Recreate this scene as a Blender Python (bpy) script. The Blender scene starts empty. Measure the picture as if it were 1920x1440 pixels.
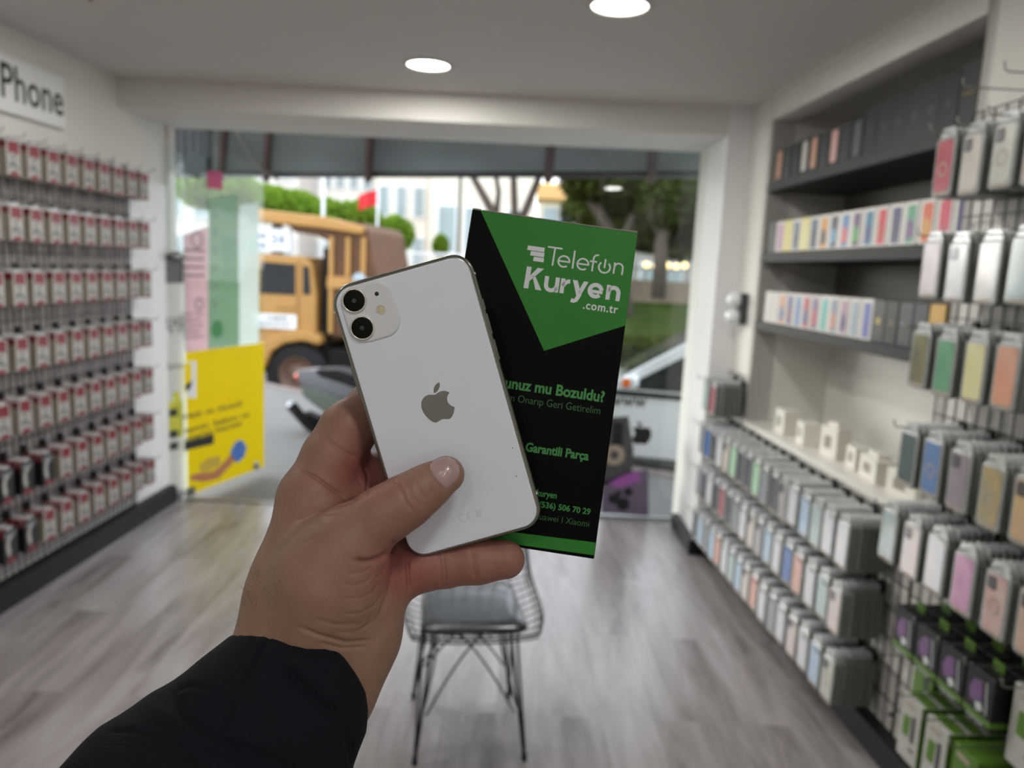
import bpy, bmesh, math, random
import numpy as np
from mathutils import Vector, Matrix
from math import pi, sin, cos, radians
random.seed(7)
SC = bpy.context.scene
COL = SC.collection

# ------------------------------------------------------------ camera
FPX = 1440.0                                   # focal length in pixels of a 1920 wide frame
PITCH = math.atan(213 / FPX); ROLL = 0.047
CAM = Vector((0, 0, 1.6))
_r0 = Vector((1, 0, 0)); _u0 = Vector((0, sin(PITCH), cos(PITCH))); FWD = Vector((0, cos(PITCH), -sin(PITCH)))
RGT = _r0 * cos(ROLL) + _u0 * sin(ROLL); UPV = _u0 * cos(ROLL) - _r0 * sin(ROLL)
cam_d = bpy.data.cameras.new('camera'); cam = bpy.data.objects.new('camera', cam_d); COL.objects.link(cam)
cam_d.sensor_fit = 'HORIZONTAL'; cam_d.sensor_width = 36; cam_d.lens = FPX / 1920 * 36
cam_d.clip_start = 0.02; cam_d.clip_end = 400
cam_d.dof.use_dof = True; cam_d.dof.focus_distance = 0.402; cam_d.dof.aperture_fstop = 7.6
HOLD = Matrix(((RGT.x, UPV.x, -FWD.x, CAM.x), (RGT.y, UPV.y, -FWD.y, CAM.y), (RGT.z, UPV.z, -FWD.z, CAM.z), (0, 0, 0, 1)))
cam.matrix_world = HOLD
SC.camera = cam
SC.view_settings.view_transform = 'Standard'; SC.view_settings.look = 'None'
SC.view_settings.exposure = 0.16; SC.view_settings.gamma = 1.0
SC.view_settings.use_curve_mapping = False

# ------------------------------------------------------------ sky and lights
WORLD_STRENGTH = 2.9
LAMP_W = 6.0
w = bpy.data.worlds.new('overcast_sky'); SC.world = w; w.use_nodes = True
nt = w.node_tree; nt.nodes.clear()
out = nt.nodes.new('ShaderNodeOutputWorld'); bg = nt.nodes.new('ShaderNodeBackground')
tc = nt.nodes.new('ShaderNodeTexCoord'); sep = nt.nodes.new('ShaderNodeSeparateXYZ'); rmp = nt.nodes.new('ShaderNodeValToRGB')
rmp.color_ramp.elements[0].position = 0.0; rmp.color_ramp.elements[0].color = (0.95, 0.97, 1.0, 1)
rmp.color_ramp.elements[1].position = 0.6; rmp.color_ramp.elements[1].color = (0.80, 0.88, 1.0, 1)
nt.links.new(tc.outputs['Generated'], sep.inputs[0]); nt.links.new(sep.outputs['Z'], rmp.inputs[0])
nt.links.new(rmp.outputs[0], bg.inputs['Color']); bg.inputs['Strength'].default_value = WORLD_STRENGTH
nt.links.new(bg.outputs[0], out.inputs[0])
sun_d = bpy.data.lights.new('sun', 'SUN'); sun_d.energy = 3.6; sun_d.angle = radians(35); sun_d.color = (1, .97, .92)
sun = bpy.data.objects.new('sun', sun_d); COL.objects.link(sun); sun.location = (-6, 12, 9)
sun.rotation_euler = Vector((.72, -.64, -.25)).to_track_quat('-Z', 'Y').to_euler()

# ------------------------------------------------------------ materials
def lin(c):
    return tuple(((v / 255) / 12.92 if v / 255 <= 0.04045 else ((v / 255 + 0.055) / 1.055) ** 2.4) for v in c)
_m = {}
def mat(name, c, rough=0.6, metal=0.0, var=0.06, scale=20.0, bump=0.0, bscale=200.0, coat=0.0, spec=0.5, emit=0.0, sss=0.0, trans=0.0, stretch=None):
    """a node material: base colour broken up by noise, optional bump; c is sRGB 0..255 albedo"""
    if name in _m: return _m[name]
    m = bpy.data.materials.new(name); m.use_nodes = True; n = m.node_tree.nodes; l = m.node_tree.links
    b = n['Principled BSDF']; col = lin(c)
    tcn = n.new('ShaderNodeTexCoord'); src = tcn.outputs['Object']
    if stretch:
        mp = n.new('ShaderNodeMapping'); mp.inputs['Scale'].default_value = stretch; l.new(src, mp.inputs[0]); src = mp.outputs[0]
    if var > 0:
        no = n.new('ShaderNodeTexNoise'); no.inputs['Scale'].default_value = scale; no.inputs['Detail'].default_value = 4
        mx = n.new('ShaderNodeMix'); mx.data_type = 'RGBA'
        mx.inputs[6].default_value = (*[max(0, v * (1 - var * 2)) for v in col], 1); mx.inputs[7].default_value = (*[min(1, v * (1 + var * 2)) for v in col], 1)
        l.new(src, no.inputs['Vector']); l.new(no.outputs['Fac'], mx.inputs[0]); l.new(mx.outputs[2], b.inputs['Base Color'])
    else: b.inputs['Base Color'].default_value = (*col, 1)
    b.inputs['Roughness'].default_value = rough; b.inputs['Metallic'].default_value = metal
    b.inputs['Specular IOR Level'].default_value = spec; b.inputs['Coat Weight'].default_value = coat; b.inputs['Coat Roughness'].default_value = 0.08
    if emit: b.inputs['Emission Color'].default_value = (*col, 1); b.inputs['Emission Strength'].default_value = emit
    if sss: b.inputs['Subsurface Weight'].default_value = sss; b.inputs['Subsurface Radius'].default_value = (.006, .0025, .0015); b.inputs['Subsurface Scale'].default_value = 1.0
    if trans: b.inputs['Transmission Weight'].default_value = trans
    if bump:
        nb = n.new('ShaderNodeTexNoise'); nb.inputs['Scale'].default_value = bscale; nb.inputs['Detail'].default_value = 5
        bn = n.new('ShaderNodeBump'); bn.inputs['Strength'].default_value = bump; bn.inputs['Distance'].default_value = 0.002
        l.new(src, nb.inputs['Vector']); l.new(nb.outputs['Fac'], bn.inputs['Height']); l.new(bn.outputs[0], b.inputs['Normal'])
    _m[name] = m; return m
def glassmat(name, tint=(250, 253, 252), veil=0.0, veilc=(230, 232, 230), rough=0.0):
    """thin pane: mostly see-through, fresnel reflection, optional milky film"""
    if name in _m: return _m[name]
    m = bpy.data.materials.new(name); m.use_nodes = True; n = m.node_tree.nodes; l = m.node_tree.links; n.clear()
    o = n.new('ShaderNodeOutputMaterial'); t = n.new('ShaderNodeBsdfTransparent'); t.inputs[0].default_value = (*lin(tint), 1)
    g = n.new('ShaderNodeBsdfGlossy'); g.inputs['Roughness'].default_value = 0.02; lw = n.new('ShaderNodeLayerWeight'); lw.inputs[0].default_value = .5; pw_ = n.new('ShaderNodeMath'); pw_.operation = 'POWER'; pw_.inputs[1].default_value = 5; l.new(lw.outputs['Facing'], pw_.inputs[0]); fr = n.new('ShaderNodeMath'); fr.operation = 'MULTIPLY_ADD'; fr.inputs[1].default_value = .94; fr.inputs[2].default_value = .04; l.new(pw_.outputs[0], fr.inputs[0])
    mx = n.new('ShaderNodeMixShader'); l.new(fr.outputs[0], mx.inputs[0]); l.new(t.outputs[0], mx.inputs[1]); l.new(g.outputs[0], mx.inputs[2]); last = mx
    if veil:
        d = n.new('ShaderNodeBsdfDiffuse'); d.inputs[0].default_value = (*lin(veilc), 1)
        tl = n.new('ShaderNodeBsdfTranslucent'); tl.inputs[0].default_value = (*lin(veilc), 1)
        dm = n.new('ShaderNodeMixShader'); dm.inputs[0].default_value = 0.6; l.new(d.outputs[0], dm.inputs[1]); l.new(tl.outputs[0], dm.inputs[2])
        no = n.new('ShaderNodeTexNoise'); no.inputs['Scale'].default_value = 5; tcn = n.new('ShaderNodeTexCoord'); l.new(tcn.outputs['Object'], no.inputs['Vector'])
        mr = n.new('ShaderNodeMapRange'); mr.inputs['To Min'].default_value = veil - .06; mr.inputs['To Max'].default_value = min(1, veil + .06); l.new(no.outputs['Fac'], mr.inputs[0])
        m2 = n.new('ShaderNodeMixShader'); l.new(mr.outputs[0], m2.inputs[0]); l.new(mx.outputs[0], m2.inputs[1]); l.new(dm.outputs[0], m2.inputs[2]); last = m2
    l.new(last.outputs[0], o.inputs[0]); _m[name] = m; return m
def cloth_translucent(name, c, f=0.5):
    if name in _m: return _m[name]
    m = bpy.data.materials.new(name); m.use_nodes = True; n = m.node_tree.nodes; l = m.node_tree.links; n.clear()
    o = n.new('ShaderNodeOutputMaterial'); d = n.new('ShaderNodeBsdfDiffuse'); t = n.new('ShaderNodeBsdfTranslucent'); x = n.new('ShaderNodeMixShader')
    no = n.new('ShaderNodeTexNoise'); no.inputs['Scale'].default_value = .9; tcn = n.new('ShaderNodeTexCoord'); l.new(tcn.outputs['Object'], no.inputs['Vector'])
    mx = n.new('ShaderNodeMix'); mx.data_type = 'RGBA'; cl = lin(c); mx.inputs[6].default_value = (*[v * .6 for v in cl], 1); mx.inputs[7].default_value = (*[min(1, v * 1.4) for v in cl], 1); l.new(no.outputs['Fac'], mx.inputs[0])
    l.new(mx.outputs[2], d.inputs[0]); l.new(mx.outputs[2], t.inputs[0]); x.inputs[0].default_value = f
    l.new(d.outputs[0], x.inputs[1]); l.new(t.outputs[0], x.inputs[2]); l.new(x.outputs[0], o.inputs[0]); _m[name] = m; return m

# ------------------------------------------------------------ mesh helpers
class MB:
    def __init__(s, M=None): s.v = []; s.f = []; s.mi = []; s.M = M or Matrix.Identity(4); s.sm = []
    def add(s, vs, fs, mi=0, M=None, smooth=False):
        k = len(s.v); T = s.M @ M if M else s.M
        s.v += [T @ Vector(p) for p in vs]; s.f += [[i + k for i in f] for f in fs]; s.mi += [mi] * len(fs); s.sm += [smooth] * len(fs)
        return s
    def box(s, x0, x1, y0, y1, z0, z1, mi=0, M=None, bev=0.0):
        if bev:
            b = bev; vs = []
            for (z, i) in ((z0, b), (z0 + b, 0), (z1 - b, 0), (z1, b)):
                for (px, py, ax, ay) in ((x0, y0, 1, 1), (x1, y0, -1, 1), (x1, y1, -1, -1), (x0, y1, 1, -1)):
                    a = ((px + ax * (b + i), py + ay * i), (px + ax * i, py + ay * (b + i)))
                    if (ax, ay) in ((1, 1), (-1, -1)): a = (a[1], a[0])
                    for q in a: vs.append((q[0], q[1], z))
            fs = [list(range(7, -1, -1)), list(range(24, 32))]
            for r in range(3):
                for i in range(8): j = (i + 1) % 8; fs.append([r * 8 + i, r * 8 + j, r * 8 + 8 + j, r * 8 + 8 + i])
            return s.add(vs, fs, mi, M)
        return s.add([(x0, y0, z0), (x1, y0, z0), (x1, y1, z0), (x0, y1, z0), (x0, y0, z1), (x1, y0, z1), (x1, y1, z1), (x0, y1, z1)],
                     [[0, 3, 2, 1], [4, 5, 6, 7], [0, 1, 5, 4], [1, 2, 6, 5], [2, 3, 7, 6], [3, 0, 4, 7]], mi, M)
    def tube(s, pts, r, seg=6, mi=0, M=None, r1=None, caps=True):
        pts = [Vector(p) for p in pts]; vs = []; fs = []; n = len(pts); pu = None
        for i, p in enumerate(pts):
            t = (pts[min(i + 1, n - 1)] - pts[max(i - 1, 0)]).normalized()
            if pu is None: pu = t.orthogonal().normalized()
            a = (pu - t * pu.dot(t)).normalized(); pu = a; b = t.cross(a)
            rr = r if r1 is None else r + (r1 - r) * i / (n - 1)
            for k in range(seg): an = 2 * pi * k / seg; vs.append(p + (a * cos(an) + b * sin(an)) * rr)
        for i in range(n - 1):
            for k in range(seg): j = (k + 1) % seg; fs.append([i * seg + k, i * seg + j, i * seg + seg + j, i * seg + seg + k])
        if caps: fs.append(list(range(seg - 1, -1, -1))); fs.append([(n - 1) * seg + k for k in range(seg)])
        return s.add(vs, fs, mi, M, smooth=seg > 5)
    def prism(s, poly, z0, z1, mi=0, M=None):
        n = len(poly); vs = [(x, y, z0) for x, y in poly] + [(x, y, z1) for x, y in poly]
        a = sum(poly[i][0] * poly[(i + 1) % n][1] - poly[(i + 1) % n][0] * poly[i][1] for i in range(n))
        fs = [list(range(n))[::-1], [n + i for i in range(n)]] + [[i, (i + 1) % n, n + (i + 1) % n, n + i] for i in range(n)]
        if a < 0: fs = [f[::-1] for f in fs]
        return s.add(vs, fs, mi, M)
    def lathe(s, prof, seg=24, mi=0, M=None, smooth=True):
        vs = []; fs = []; n = len(prof)
        for k in range(seg):
            a = 2 * pi * k / seg
            for (r, z) in prof: vs.append((r * cos(a), r * sin(a), z))
        for k in range(seg):
            j = (k + 1) % seg
            for i in range(n - 1): fs.append([k * n + i, j * n + i, j * n + i + 1, k * n + i + 1])
        return s.add(vs, fs, mi, M, smooth)
    def ball(s, c, rx, ry=None, rz=None, mi=0, M=None, seg=12, rings=8):
        ry = ry or rx; rz = rz or rx
        T = Matrix.Translation(c) @ Matrix.Diagonal((rx, ry, rz, 1)); prof = [(sin(pi * i / rings), -cos(pi * i / rings)) for i in range(rings + 1)]
        return s.lathe(prof, seg, mi, (M @ T) if M else T)
    def loft(s, rings, mi=0, M=None, caps=True, smooth=True):
        n = len(rings[0]); vs = [p for r in rings for p in r]; fs = []
        for i in range(len(rings) - 1):
            for k in range(n): j = (k + 1) % n; fs.append([i * n + k, i * n + j, i * n + n + j, i * n + n + k])
        s.add(vs, fs, mi, M, smooth)
        if caps:
            s.add(rings[0], [list(range(n))[::-1]], mi, M); s.add(rings[-1], [list(range(n))], mi, M)
        return s
    def mesh(s, name, mats, recalc=True):
        me = bpy.data.meshes.new(name); me.from_pydata([tuple(v) for v in s.v], [], s.f)
        for m in (mats if isinstance(mats, (list, tuple)) else [mats]): me.materials.append(m)
        me.polygons.foreach_set('material_index', s.mi); me.polygons.foreach_set('use_smooth', s.sm)
        if recalc:
            bm = bmesh.new(); bm.from_mesh(me); bmesh.ops.recalc_face_normals(bm, faces=bm.faces); bm.to_mesh(me); bm.free()
        me.update(); return me
    def build(s, name, mats, parent=None, M=None, recalc=True):
        o = bpy.data.objects.new(name, s.mesh(name, mats, recalc)); COL.objects.link(o)
        if parent: o.parent = parent
        if M is not None:
            if parent: o.matrix_local = M
            else: o.matrix_world = M
        return o
def tag(o, label=None, cat=None, group=None, kind=None):
    if label: o['label'] = label
    if cat: o['category'] = cat
    if group: o['group'] = group
    if kind: o['kind'] = kind
    return o
def empty(name, label, cat, M=None, group=None):
    o = bpy.data.objects.new(name, None); COL.objects.link(o); o.empty_display_size = .05
    if M is not None: o.matrix_world = M
    return tag(o, label, cat, group)
def copy_tree(o, parent=None):
    c = o.copy(); COL.objects.link(c)
    if parent: c.parent = parent
    for ch in o.children: copy_tree(ch, c)
    return c
def T(x, y, z): return Matrix.Translation((x, y, z))
def rrect(w, h, r, n=6, cx=0, cy=0):
    p = []
    for (sx, sy, a0) in ((1, 1, 0), (-1, 1, 90), (-1, -1, 180), (1, -1, 270)):
        for i in range(n + 1):
            a = radians(a0 + 90 * i / n); p.append((cx + sx * (w / 2 - r) + r * cos(a), cy + sy * (h / 2 - r) + r * sin(a)))
    return p
def smooth_by_angle(o, ang=35):
    me = o.data; me.polygons.foreach_set('use_smooth', [True] * len(me.polygons))
    bm = bmesh.new(); bm.from_mesh(me); lim = radians(ang)
    for e in bm.edges:
        if len(e.link_faces) == 2 and e.calc_face_angle(0) > lim: e.smooth = False
    bm.to_mesh(me); bm.free(); return o

# lettering in the built-in font, returned as (verts, faces) in metres, x centred on nothing: starts at x=0, baseline y=0
def text_geo(body, bold=0.0, spacing=1.0):
    cu = bpy.data.curves.new('lettering_tmp', 'FONT'); cu.body = body; cu.size = 1; cu.offset = bold; cu.space_character = spacing; cu.resolution_u = 3
    ob = bpy.data.objects.new('lettering_tmp', cu); COL.objects.link(ob)
    dg = bpy.context.evaluated_depsgraph_get(); me = bpy.data.meshes.new_from_object(ob.evaluated_get(dg))
    vs = [tuple(v.co) for v in me.vertices]; fs = [list(p.vertices) for p in me.polygons]
    bpy.data.objects.remove(ob); bpy.data.curves.remove(cu); bpy.data.meshes.remove(me); return vs, fs
def put_text(mb, body, x0, x1, yb, cap, z=0, mi=0, bold=0.0, M=None, spacing=1.0, mirror=False):
    vs, fs = text_geo(body, bold, spacing); xs = [v[0] for v in vs]; a, b = min(xs), max(xs)
    sx = (x1 - x0) / (b - a); sy = cap / 0.70
    vs = [((x1 - (v[0] - a) * sx) if mirror else (x0 + (v[0] - a) * sx), yb + v[1] * sy, z) for v in vs]
    mb.add(vs, fs, mi, M)
def ribbon(mb, pts, wd, z=0, mi=0, closed=False, M=None):
    pts = [Vector((p[0], p[1])) for p in pts]; n = len(pts); L = []; R = []
    for i in range(n):
        if closed: a, b = pts[i - 1], pts[(i + 1) % n]
        else: a, b = pts[max(i - 1, 0)], pts[min(i + 1, n - 1)]
        t = (b - a).normalized(); nn = Vector((-t.y, t.x)); L.append(pts[i] + nn * wd / 2); R.append(pts[i] - nn * wd / 2)
    vs = [(p.x, p.y, z) for p in R] + [(p.x, p.y, z) for p in L]; m = n if closed else n - 1
    mb.add(vs, [[i, (i + 1) % n, n + (i + 1) % n, n + i] for i in range(m)], mi, M)
def arc(cx, cy, r, a0, a1, n=24, ry=None): return [(cx + r * cos(radians(a0 + (a1 - a0) * i / n)), cy + (ry or r) * sin(radians(a0 + (a1 - a0) * i / n))) for i in range(n + 1)]
def on_plane(px, py, P, N):
    d = FWD + RGT * ((px - 960) / FPX) + UPV * ((720 - py) / FPX); N = Vector(N); return CAM + d * ((Vector(P) - CAM).dot(N) / d.dot(N))
def at(px, py, Y): return on_plane(px, py, (0, Y, 0), (0, 1, 0))

def bez(p0, p1, p2, p3, n=8):
    return [tuple((1 - t) ** 3 * a + 3 * (1 - t) ** 2 * t * b + 3 * (1 - t) * t * t * c + t ** 3 * d for a, b, c, d in zip(p0, p1, p2, p3)) for t in [i / n for i in range(1, n + 1)]]
def svg(start, segs):
    """relative cubic segments -> outline"""
    cur = start; o = [cur]
    for s in segs:
        q = [(cur[0] + s[i], cur[1] + s[i + 1]) for i in (0, 2, 4)]; o += bez(cur, *q); cur = q[2]
    return o
_body = svg((318.7, 268.7), [(-.2, -36.7, 16.4, -64.4, 50, -84.8), (-18.8, -26.9, -47.2, -41.7, -84.7, -44.6), (-35.5, -2.8, -74.3, 20.7, -88.5, 20.7), (-15, 0, -49.4, -19.7, -76.4, -19.7),
    (-55.8, .9, -115.1, 44.5, -115.1, 133.2), (0, 26.2, 4.8, 53.3, 14.4, 81.2), (12.8, 36.7, 59, 126.7, 107.2, 125.2), (25.2, -.6, 43, -17.9, 75.8, -17.9), (31.8, 0, 48.3, 17.9, 76.4, 17.9),
    (48.6, -.7, 90.4, -82.5, 102.6, -119.3), (-65.2, -30.7, -61.7, -90, -61.7, -91.9)])
_leaf = svg((262.1, 104.5), [(27.3, -32.4, 24.8, -61.9, 24, -72.5), (-24.1, 1.4, -52, 16.4, -67.9, 34.9), (-17.5, 19.8, -27.8, 44.3, -25.6, 71.9), (26.1, 2, 49.9, -11.4, 69.5, -34.3)])
def fruit_logo(mb, cx, cy, h, z0, z1, mi=0, M=None, mirror=False):
    k = h / 448; s = -1 if mirror else 1
    for o in (_body[:-1], _leaf[:-1]):
        p = [(cx + s * (x - 192) * k, cy - (y - 256) * k) for x, y in o]
        n = len(p); a = sum(p[i][0] * p[(i + 1) % n][1] - p[(i + 1) % n][0] * p[i][1] for i in range(n))
        mb.prism(p if a > 0 else p[::-1], z0, z1, mi, M)
# ============================================================ FOREGROUND: phone, box, hand (metres, hold frame: x right, y up, z towards the eye)
def hp(px, py, D): return Vector(((px - 960) / FPX * D, (720 - py) / FPX * D, -D))
mm = 0.001
PH = HOLD @ (Matrix(((0.96301, -0.26913, 0.0137, -0.03875), (0.26918, 0.95832, -0.09574, -0.01303), (0.01264, 0.09589, 0.99531, -0.40196), (0, 0, 0, 1))))
BX = HOLD @ (Matrix(((0.98912, 0.14705, -0.00536, 0.01141), (-0.14548, 0.98274, 0.11427, 0.00269), (0.02207, -0.11224, 0.99344, -0.447), (0, 0, 0, 1))))
S = Matrix.Scale(mm, 4)

# ---- smartphone
m_frame = mat('phone_aluminium', (140, 140, 133), .32, .9, .03, 300)
m_glass = mat('phone_white_glass', (234, 238, 250), .12, 0, .01, 40, coat=.6)
m_bump = mat('phone_frosted_glass', (224, 226, 232), .3, 0, .01, 60)
m_lens = mat('lens_glass', (10, 9, 3), .08, 0, .3, 300, spec=.15)
m_ring = mat('lens_ring', (225, 224, 215), .25, .6, .03, 200)
m_mirror = mat('polished_logo', (150, 148, 146), .08, 1, .02, 60)
m_dark = mat('dark_grille', (45, 45, 45), .7)
m_flash = mat('flash_diffuser', (214, 202, 182), .3, 0, .25, 900)
m_screen = mat('phone_screen', (6, 6, 8), .05, 0, .05, 30, coat=1)
m_mark = mat('faint_grey_print', (208, 209, 214), .3)
phone = empty('smartphone', 'white smartphone with two back cameras held upright in the hand', 'phone', PH)
def rr_loft(mb, w, h, r, prof, mi=0, n=8, caps=True, cx=0, cy=0):
    mb.loft([[(x, y, z) for x, y in rrect(w - 2 * i, h - 2 * i, max(r - i, .5), n, cx, cy)] for i, z in prof], mi, caps=caps)
b = MB(S); prof = []
for k in range(13):
    a = -pi / 2 + pi * k / 12; prof.append((2.6 * (1 - cos(a)), -4.15 + 3.95 * sin(a)))
rr_loft(b, 75.7, 150.9, 11.5, prof); fr = b.build('frame', m_frame, phone)
for (x0, x1, y0, y1) in ((-38.1, -37.2, 62, 63.2), (37.2, 38.1, 62, 63.2), (37.2, 38.1, -58.5, -57.2), (-38.1, -37.2, -58.5, -57.2)): MB(S).box(x0, x1, y0, y1, -7.3, -1.2, bev=.2).build('antenna_band', mat('antenna_grey', (205, 206, 204), .4), fr)
b = MB(S); rr_loft(b, 75.7, 150.9, 11.5, [(2.1, -.9), (2.15, -.35), (2.45, -.1), (3.0, 0)]); smooth_by_angle(b.build('back_glass', m_glass, phone), 25)
b = MB(S); rr_loft(b, 75.7, 150.9, 11.5, [(2.6, -8.32), (2.0, -8.1), (2.0, -7.9)]); b.build('screen', m_screen, phone)
b = MB(S); rr_loft(b, 28, 30.2, 9.2, [(0, -.02), (.15, .25), (.6, .65), (1.2, .8), (1.6, .8)], cx=-19.4, cy=58); bump = b.build('camera_bump', m_bump, phone); smooth_by_angle(bump, 30)
for (x, y) in ((-25.7, 65.6), (-25.7, 51.1)):
    L = T(x * mm, y * mm, 0)
    b = MB(S); b.lathe([(6.35, .6), (6.35, 1.6), (6.1, 1.9), (5.6, 1.9), (5.5, 1.5)], 40); lr = b.build('camera_lens', m_ring, phone, L)
    b = MB(S); b.lathe([(5.6, 1.5), (3, 1.62), (0, 1.66)], 40); lg = b.build('lens_glass', m_lens, lr)
    b = MB(S); b.lathe([(1.15, 1.7), (.8, 1.74), (.0, 1.72)], 24); b.build('iris', mat('lens_iris', (40, 44, 60), .1, .2, .2, 900, coat=1), lr)
b = MB(S); b.lathe([(1.15, .7), (1.1, .86), (0, .86)], 20, M=T(-13.6, 65.9, 0)); b.build('microphone_hole', m_dark, phone)
b = MB(S); b.lathe([(2.75, .7), (2.7, .9), (2.3, .92)], 28, 0, T(-13.7, 57.7, 0)); b.lathe([(2.35, .86), (0, .9)], 28, 1, T(-13.7, 57.7, 0)); b.prism(rrect(2.2, 2.8, .6, 3, -13.7, 57.7), .9, .96, 2)
b.build('flash', [m_bump, m_flash, mat('flash_led', (226, 205, 160), .4, 0, .3, 1500)], phone)
b = MB(S); fruit_logo(b, .3, 3.3, 20, -.03, .04); b.build('logo', m_mirror, phone)
for (x0, y0, y1) in ((37.4, 43, 49), (37.4, 30, 41), (37.4, 16, 27), (-38.3, 18, 34)): MB(S).box(x0, x0 + .9, y0, y1, -5.6, -2.7, bev=.25).build('side_button', m_frame, phone)
b = MB(S); ribbon(b, arc(-3.3, -59.6, 2.1, 60, 300, 10), .28, .02); ribbon(b, arc(1.1, -59.6, 2.1, 60, 300, 10), .28, .02); ribbon(b, [(-1, -59.6), (.6, -59.6)], .28, .02)
ribbon(b, [(3.8, -61.2), (4.2, -57.8), (6.4, -57.8), (6.0, -61.2)], .25, .02, closed=True); ribbon(b, [(3.6, -61.6), (6.6, -57.4)], .25, .02); ribbon(b, [(6.6, -61.6), (3.6, -57.4)], .25, .02)
b.build('compliance_marks', m_mark, phone)
b = MB(S)
for (x, y) in ((31.9, -30.5), (29.8, -45.6)): b.lathe([(.32, .0), (.3, .05), (0, .06)], 8, M=T(x, y, 0))
b.build('dirt_speck', mat('speck_dark', (60, 60, 60), .8), phone)

# ---- repair box
m_blk = mat('carton_black', (4, 4, 4), .45, 0, .1, 60, bump=.02, bscale=120, spec=.07)
m_grn = mat('carton_green', (44, 128, 42), .42, 0, .05, 40, spec=.25)
m_card = mat('raw_card', (150, 146, 138), .8, 0, .2, 900)
carton = empty('phone_repair_box', 'tall black and green printed carton with a phone courier logo, held behind the phone', 'box', BX)
BW, BH, BD = 99.6, 192.5, 22.0
b = MB(S); b.box(-BW / 2, BW / 2, -BH / 2, BH / 2, -BD, 0, 0, bev=.35)
b.prism([(-44.6, 95.9), (4.8, 17.7), (49.7, 39.5), (49.7, 95.9)], -.1, .05, 1)
b.prism([(-49.4, -89.6), (-49.4, -95.4), (49.5, -94.2), (49.5, -87.0)], -.1, .05, 1)
b.box(49.72, 49.86, 39.5, 95.9, -BD + .5, -.4, 1)
b.build('carton_body', [m_blk, m_grn], carton)
b = MB(S); b.box(-44, 49.6, 96.15, 96.75, -.75, -.15, 0); b.box(-49.6, -44.5, 96.15, 97.1, -1.4, -.2, 0); b.box(40, 49.6, 96.15, 97.3, -2.2, -.6, 0); b.box(-49, 49, 96.2, 96.6, -20, -1, 1)
b.build('top_flap', [m_card, m_blk], carton, )
m_wt = mat('print_white', (222, 224, 230), .35, 0, .02)
m_gt = mat('print_green', (52, 138, 60), .35, 0, .03); m_gt2 = mat('print_green_thin', (44, 104, 50), .35, 0, .03)
z = .075
b = MB(S)
for (x0, x1, y0, y1) in ((-13.8, -3.6, 76.3, 79.0), (-11.6, -3.3, 73.2, 75.9), (-9.4, -3.1, 70.1, 72.7)):
    b.prism([(x0 + .2, y1), (x0, y0), (x1, y0), (x1, y1)], z - .05, z)
W1 = 0.98
ribbon(b, [(-1.75, 79.9), (6.9, 79.9)], W1, z); ribbon(b, [(2.55, 79.6), (2.35, 68.9)], W1, z)
for cx in (8.75, 20.1):
    ribbon(b, arc(cx, 72.4, 3.3, -50, -360, 30), W1, z); ribbon(b, [(cx - 3.2, 72.4), (cx + 3.75, 72.4)], W1, z)
ribbon(b, [(14.35, 79.9), (14.35, 68.9)], W1, z)
ribbon(b, [(26.0, 68.9), (26.0, 76.8)] + arc(28.3, 76.8, 2.3, 180, 90, 8) + [(28.9, 79.1)], W1, z); ribbon(b, [(24.1, 74.9), (28.2, 74.9)], W1, z)
ribbon(b, arc(33.0, 72.4, 3.35, 130, 410, 30), W1, z); ribbon(b, [(33.1, 77.4), (33.0, 71.9)], W1, z)
ribbon(b, [(38.75, 69.3), (38.75, 76.2)], W1, z); ribbon(b, [(38.8, 73.2)] + arc(41.35, 73.4, 2.45, 165, 0, 12) + [(43.8, 69.3)], W1, z)
W2 = 2.75
def rib2(p, **k): ribbon(b, p, W2, z, **k)
rib2([(-11.0, 66.3), (-11.2, 53.1)])
b.prism([(-9.9, 60.9), (-10.0, 57.4), (-2.2, 66.3), (-5.9, 66.3)], z - .05, z); b.prism([(-8.6, 61.6), (-6.4, 60.6), (-1.9, 53.1), (-5.5, 53.1)][::1], z - .05, z)
ribbon(b, [(.25, 62.2), (.25, 57.2)] + arc(3.35, 57.0, 3.05, 180, 350, 12), 2.4, z); ribbon(b, [(6.7, 62.2), (6.7, 53.2)], 2.4, z)
ribbon(b, [(9.95, 62.2), (9.95, 53.2)], 2.4, z); ribbon(b, [(10.1, 57.6)] + arc(14.3, 57.0, 3.9, 160, 92, 8), 2.4, z)
b.prism([(15.6, 62.2), (18.4, 62.2), (21.3, 54.8), (19.4, 51.6)], z - .05, z); b.prism([(22.2, 62.2), (24.9, 62.2), (20.9, 52.4), (19.2, 54.4)], z - .05, z)
ribbon(b, [(20.8, 54.6), (19.9, 52.2), (18.9, 50.3), (17.6, 49.6), (16.0, 50.0)], 2.4, z + .004)
ribbon(b, arc(29.7, 57.6, 3.5, -42, -352, 30), 2.4, z); ribbon(b, [(26.4, 57.0), (33.9, 57.0)], 1.9, z + .004)
ribbon(b, [(37.2, 62.2), (37.2, 53.3)], 2.4, z); ribbon(b, [(37.4, 57.6)] + arc(40.3, 58.0, 2.95, 155, 0, 12) + [(43.2, 53.3)], 2.4, z)
put_text(b, '.com.tr', 23.7, 44.3, 45.9, 5.0, z, bold=.018, spacing=1.12)
b.build('white_lettering', m_wt, carton, recalc=False)
b = MB(S); put_text(b, 'nunuz mu Bozuldu?', -18.8, 43.3, -7.0, 6.2, z, 0, bold=.03); b.build('green_lettering', m_gt, carton, recalc=False)
b = MB(S); put_text(b, 'Garantili Parça', 2.3, 39.0, -41.6, 5.0, z, 0, bold=.03); b.build('green_lettering', m_gt, carton, recalc=False)
b = MB(S); put_text(b, 'kuryen', 12.5, 23.9, -65.9, 3.6, z, 0, bold=.02); b.build('green_lettering', m_gt, carton, recalc=False)
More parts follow.
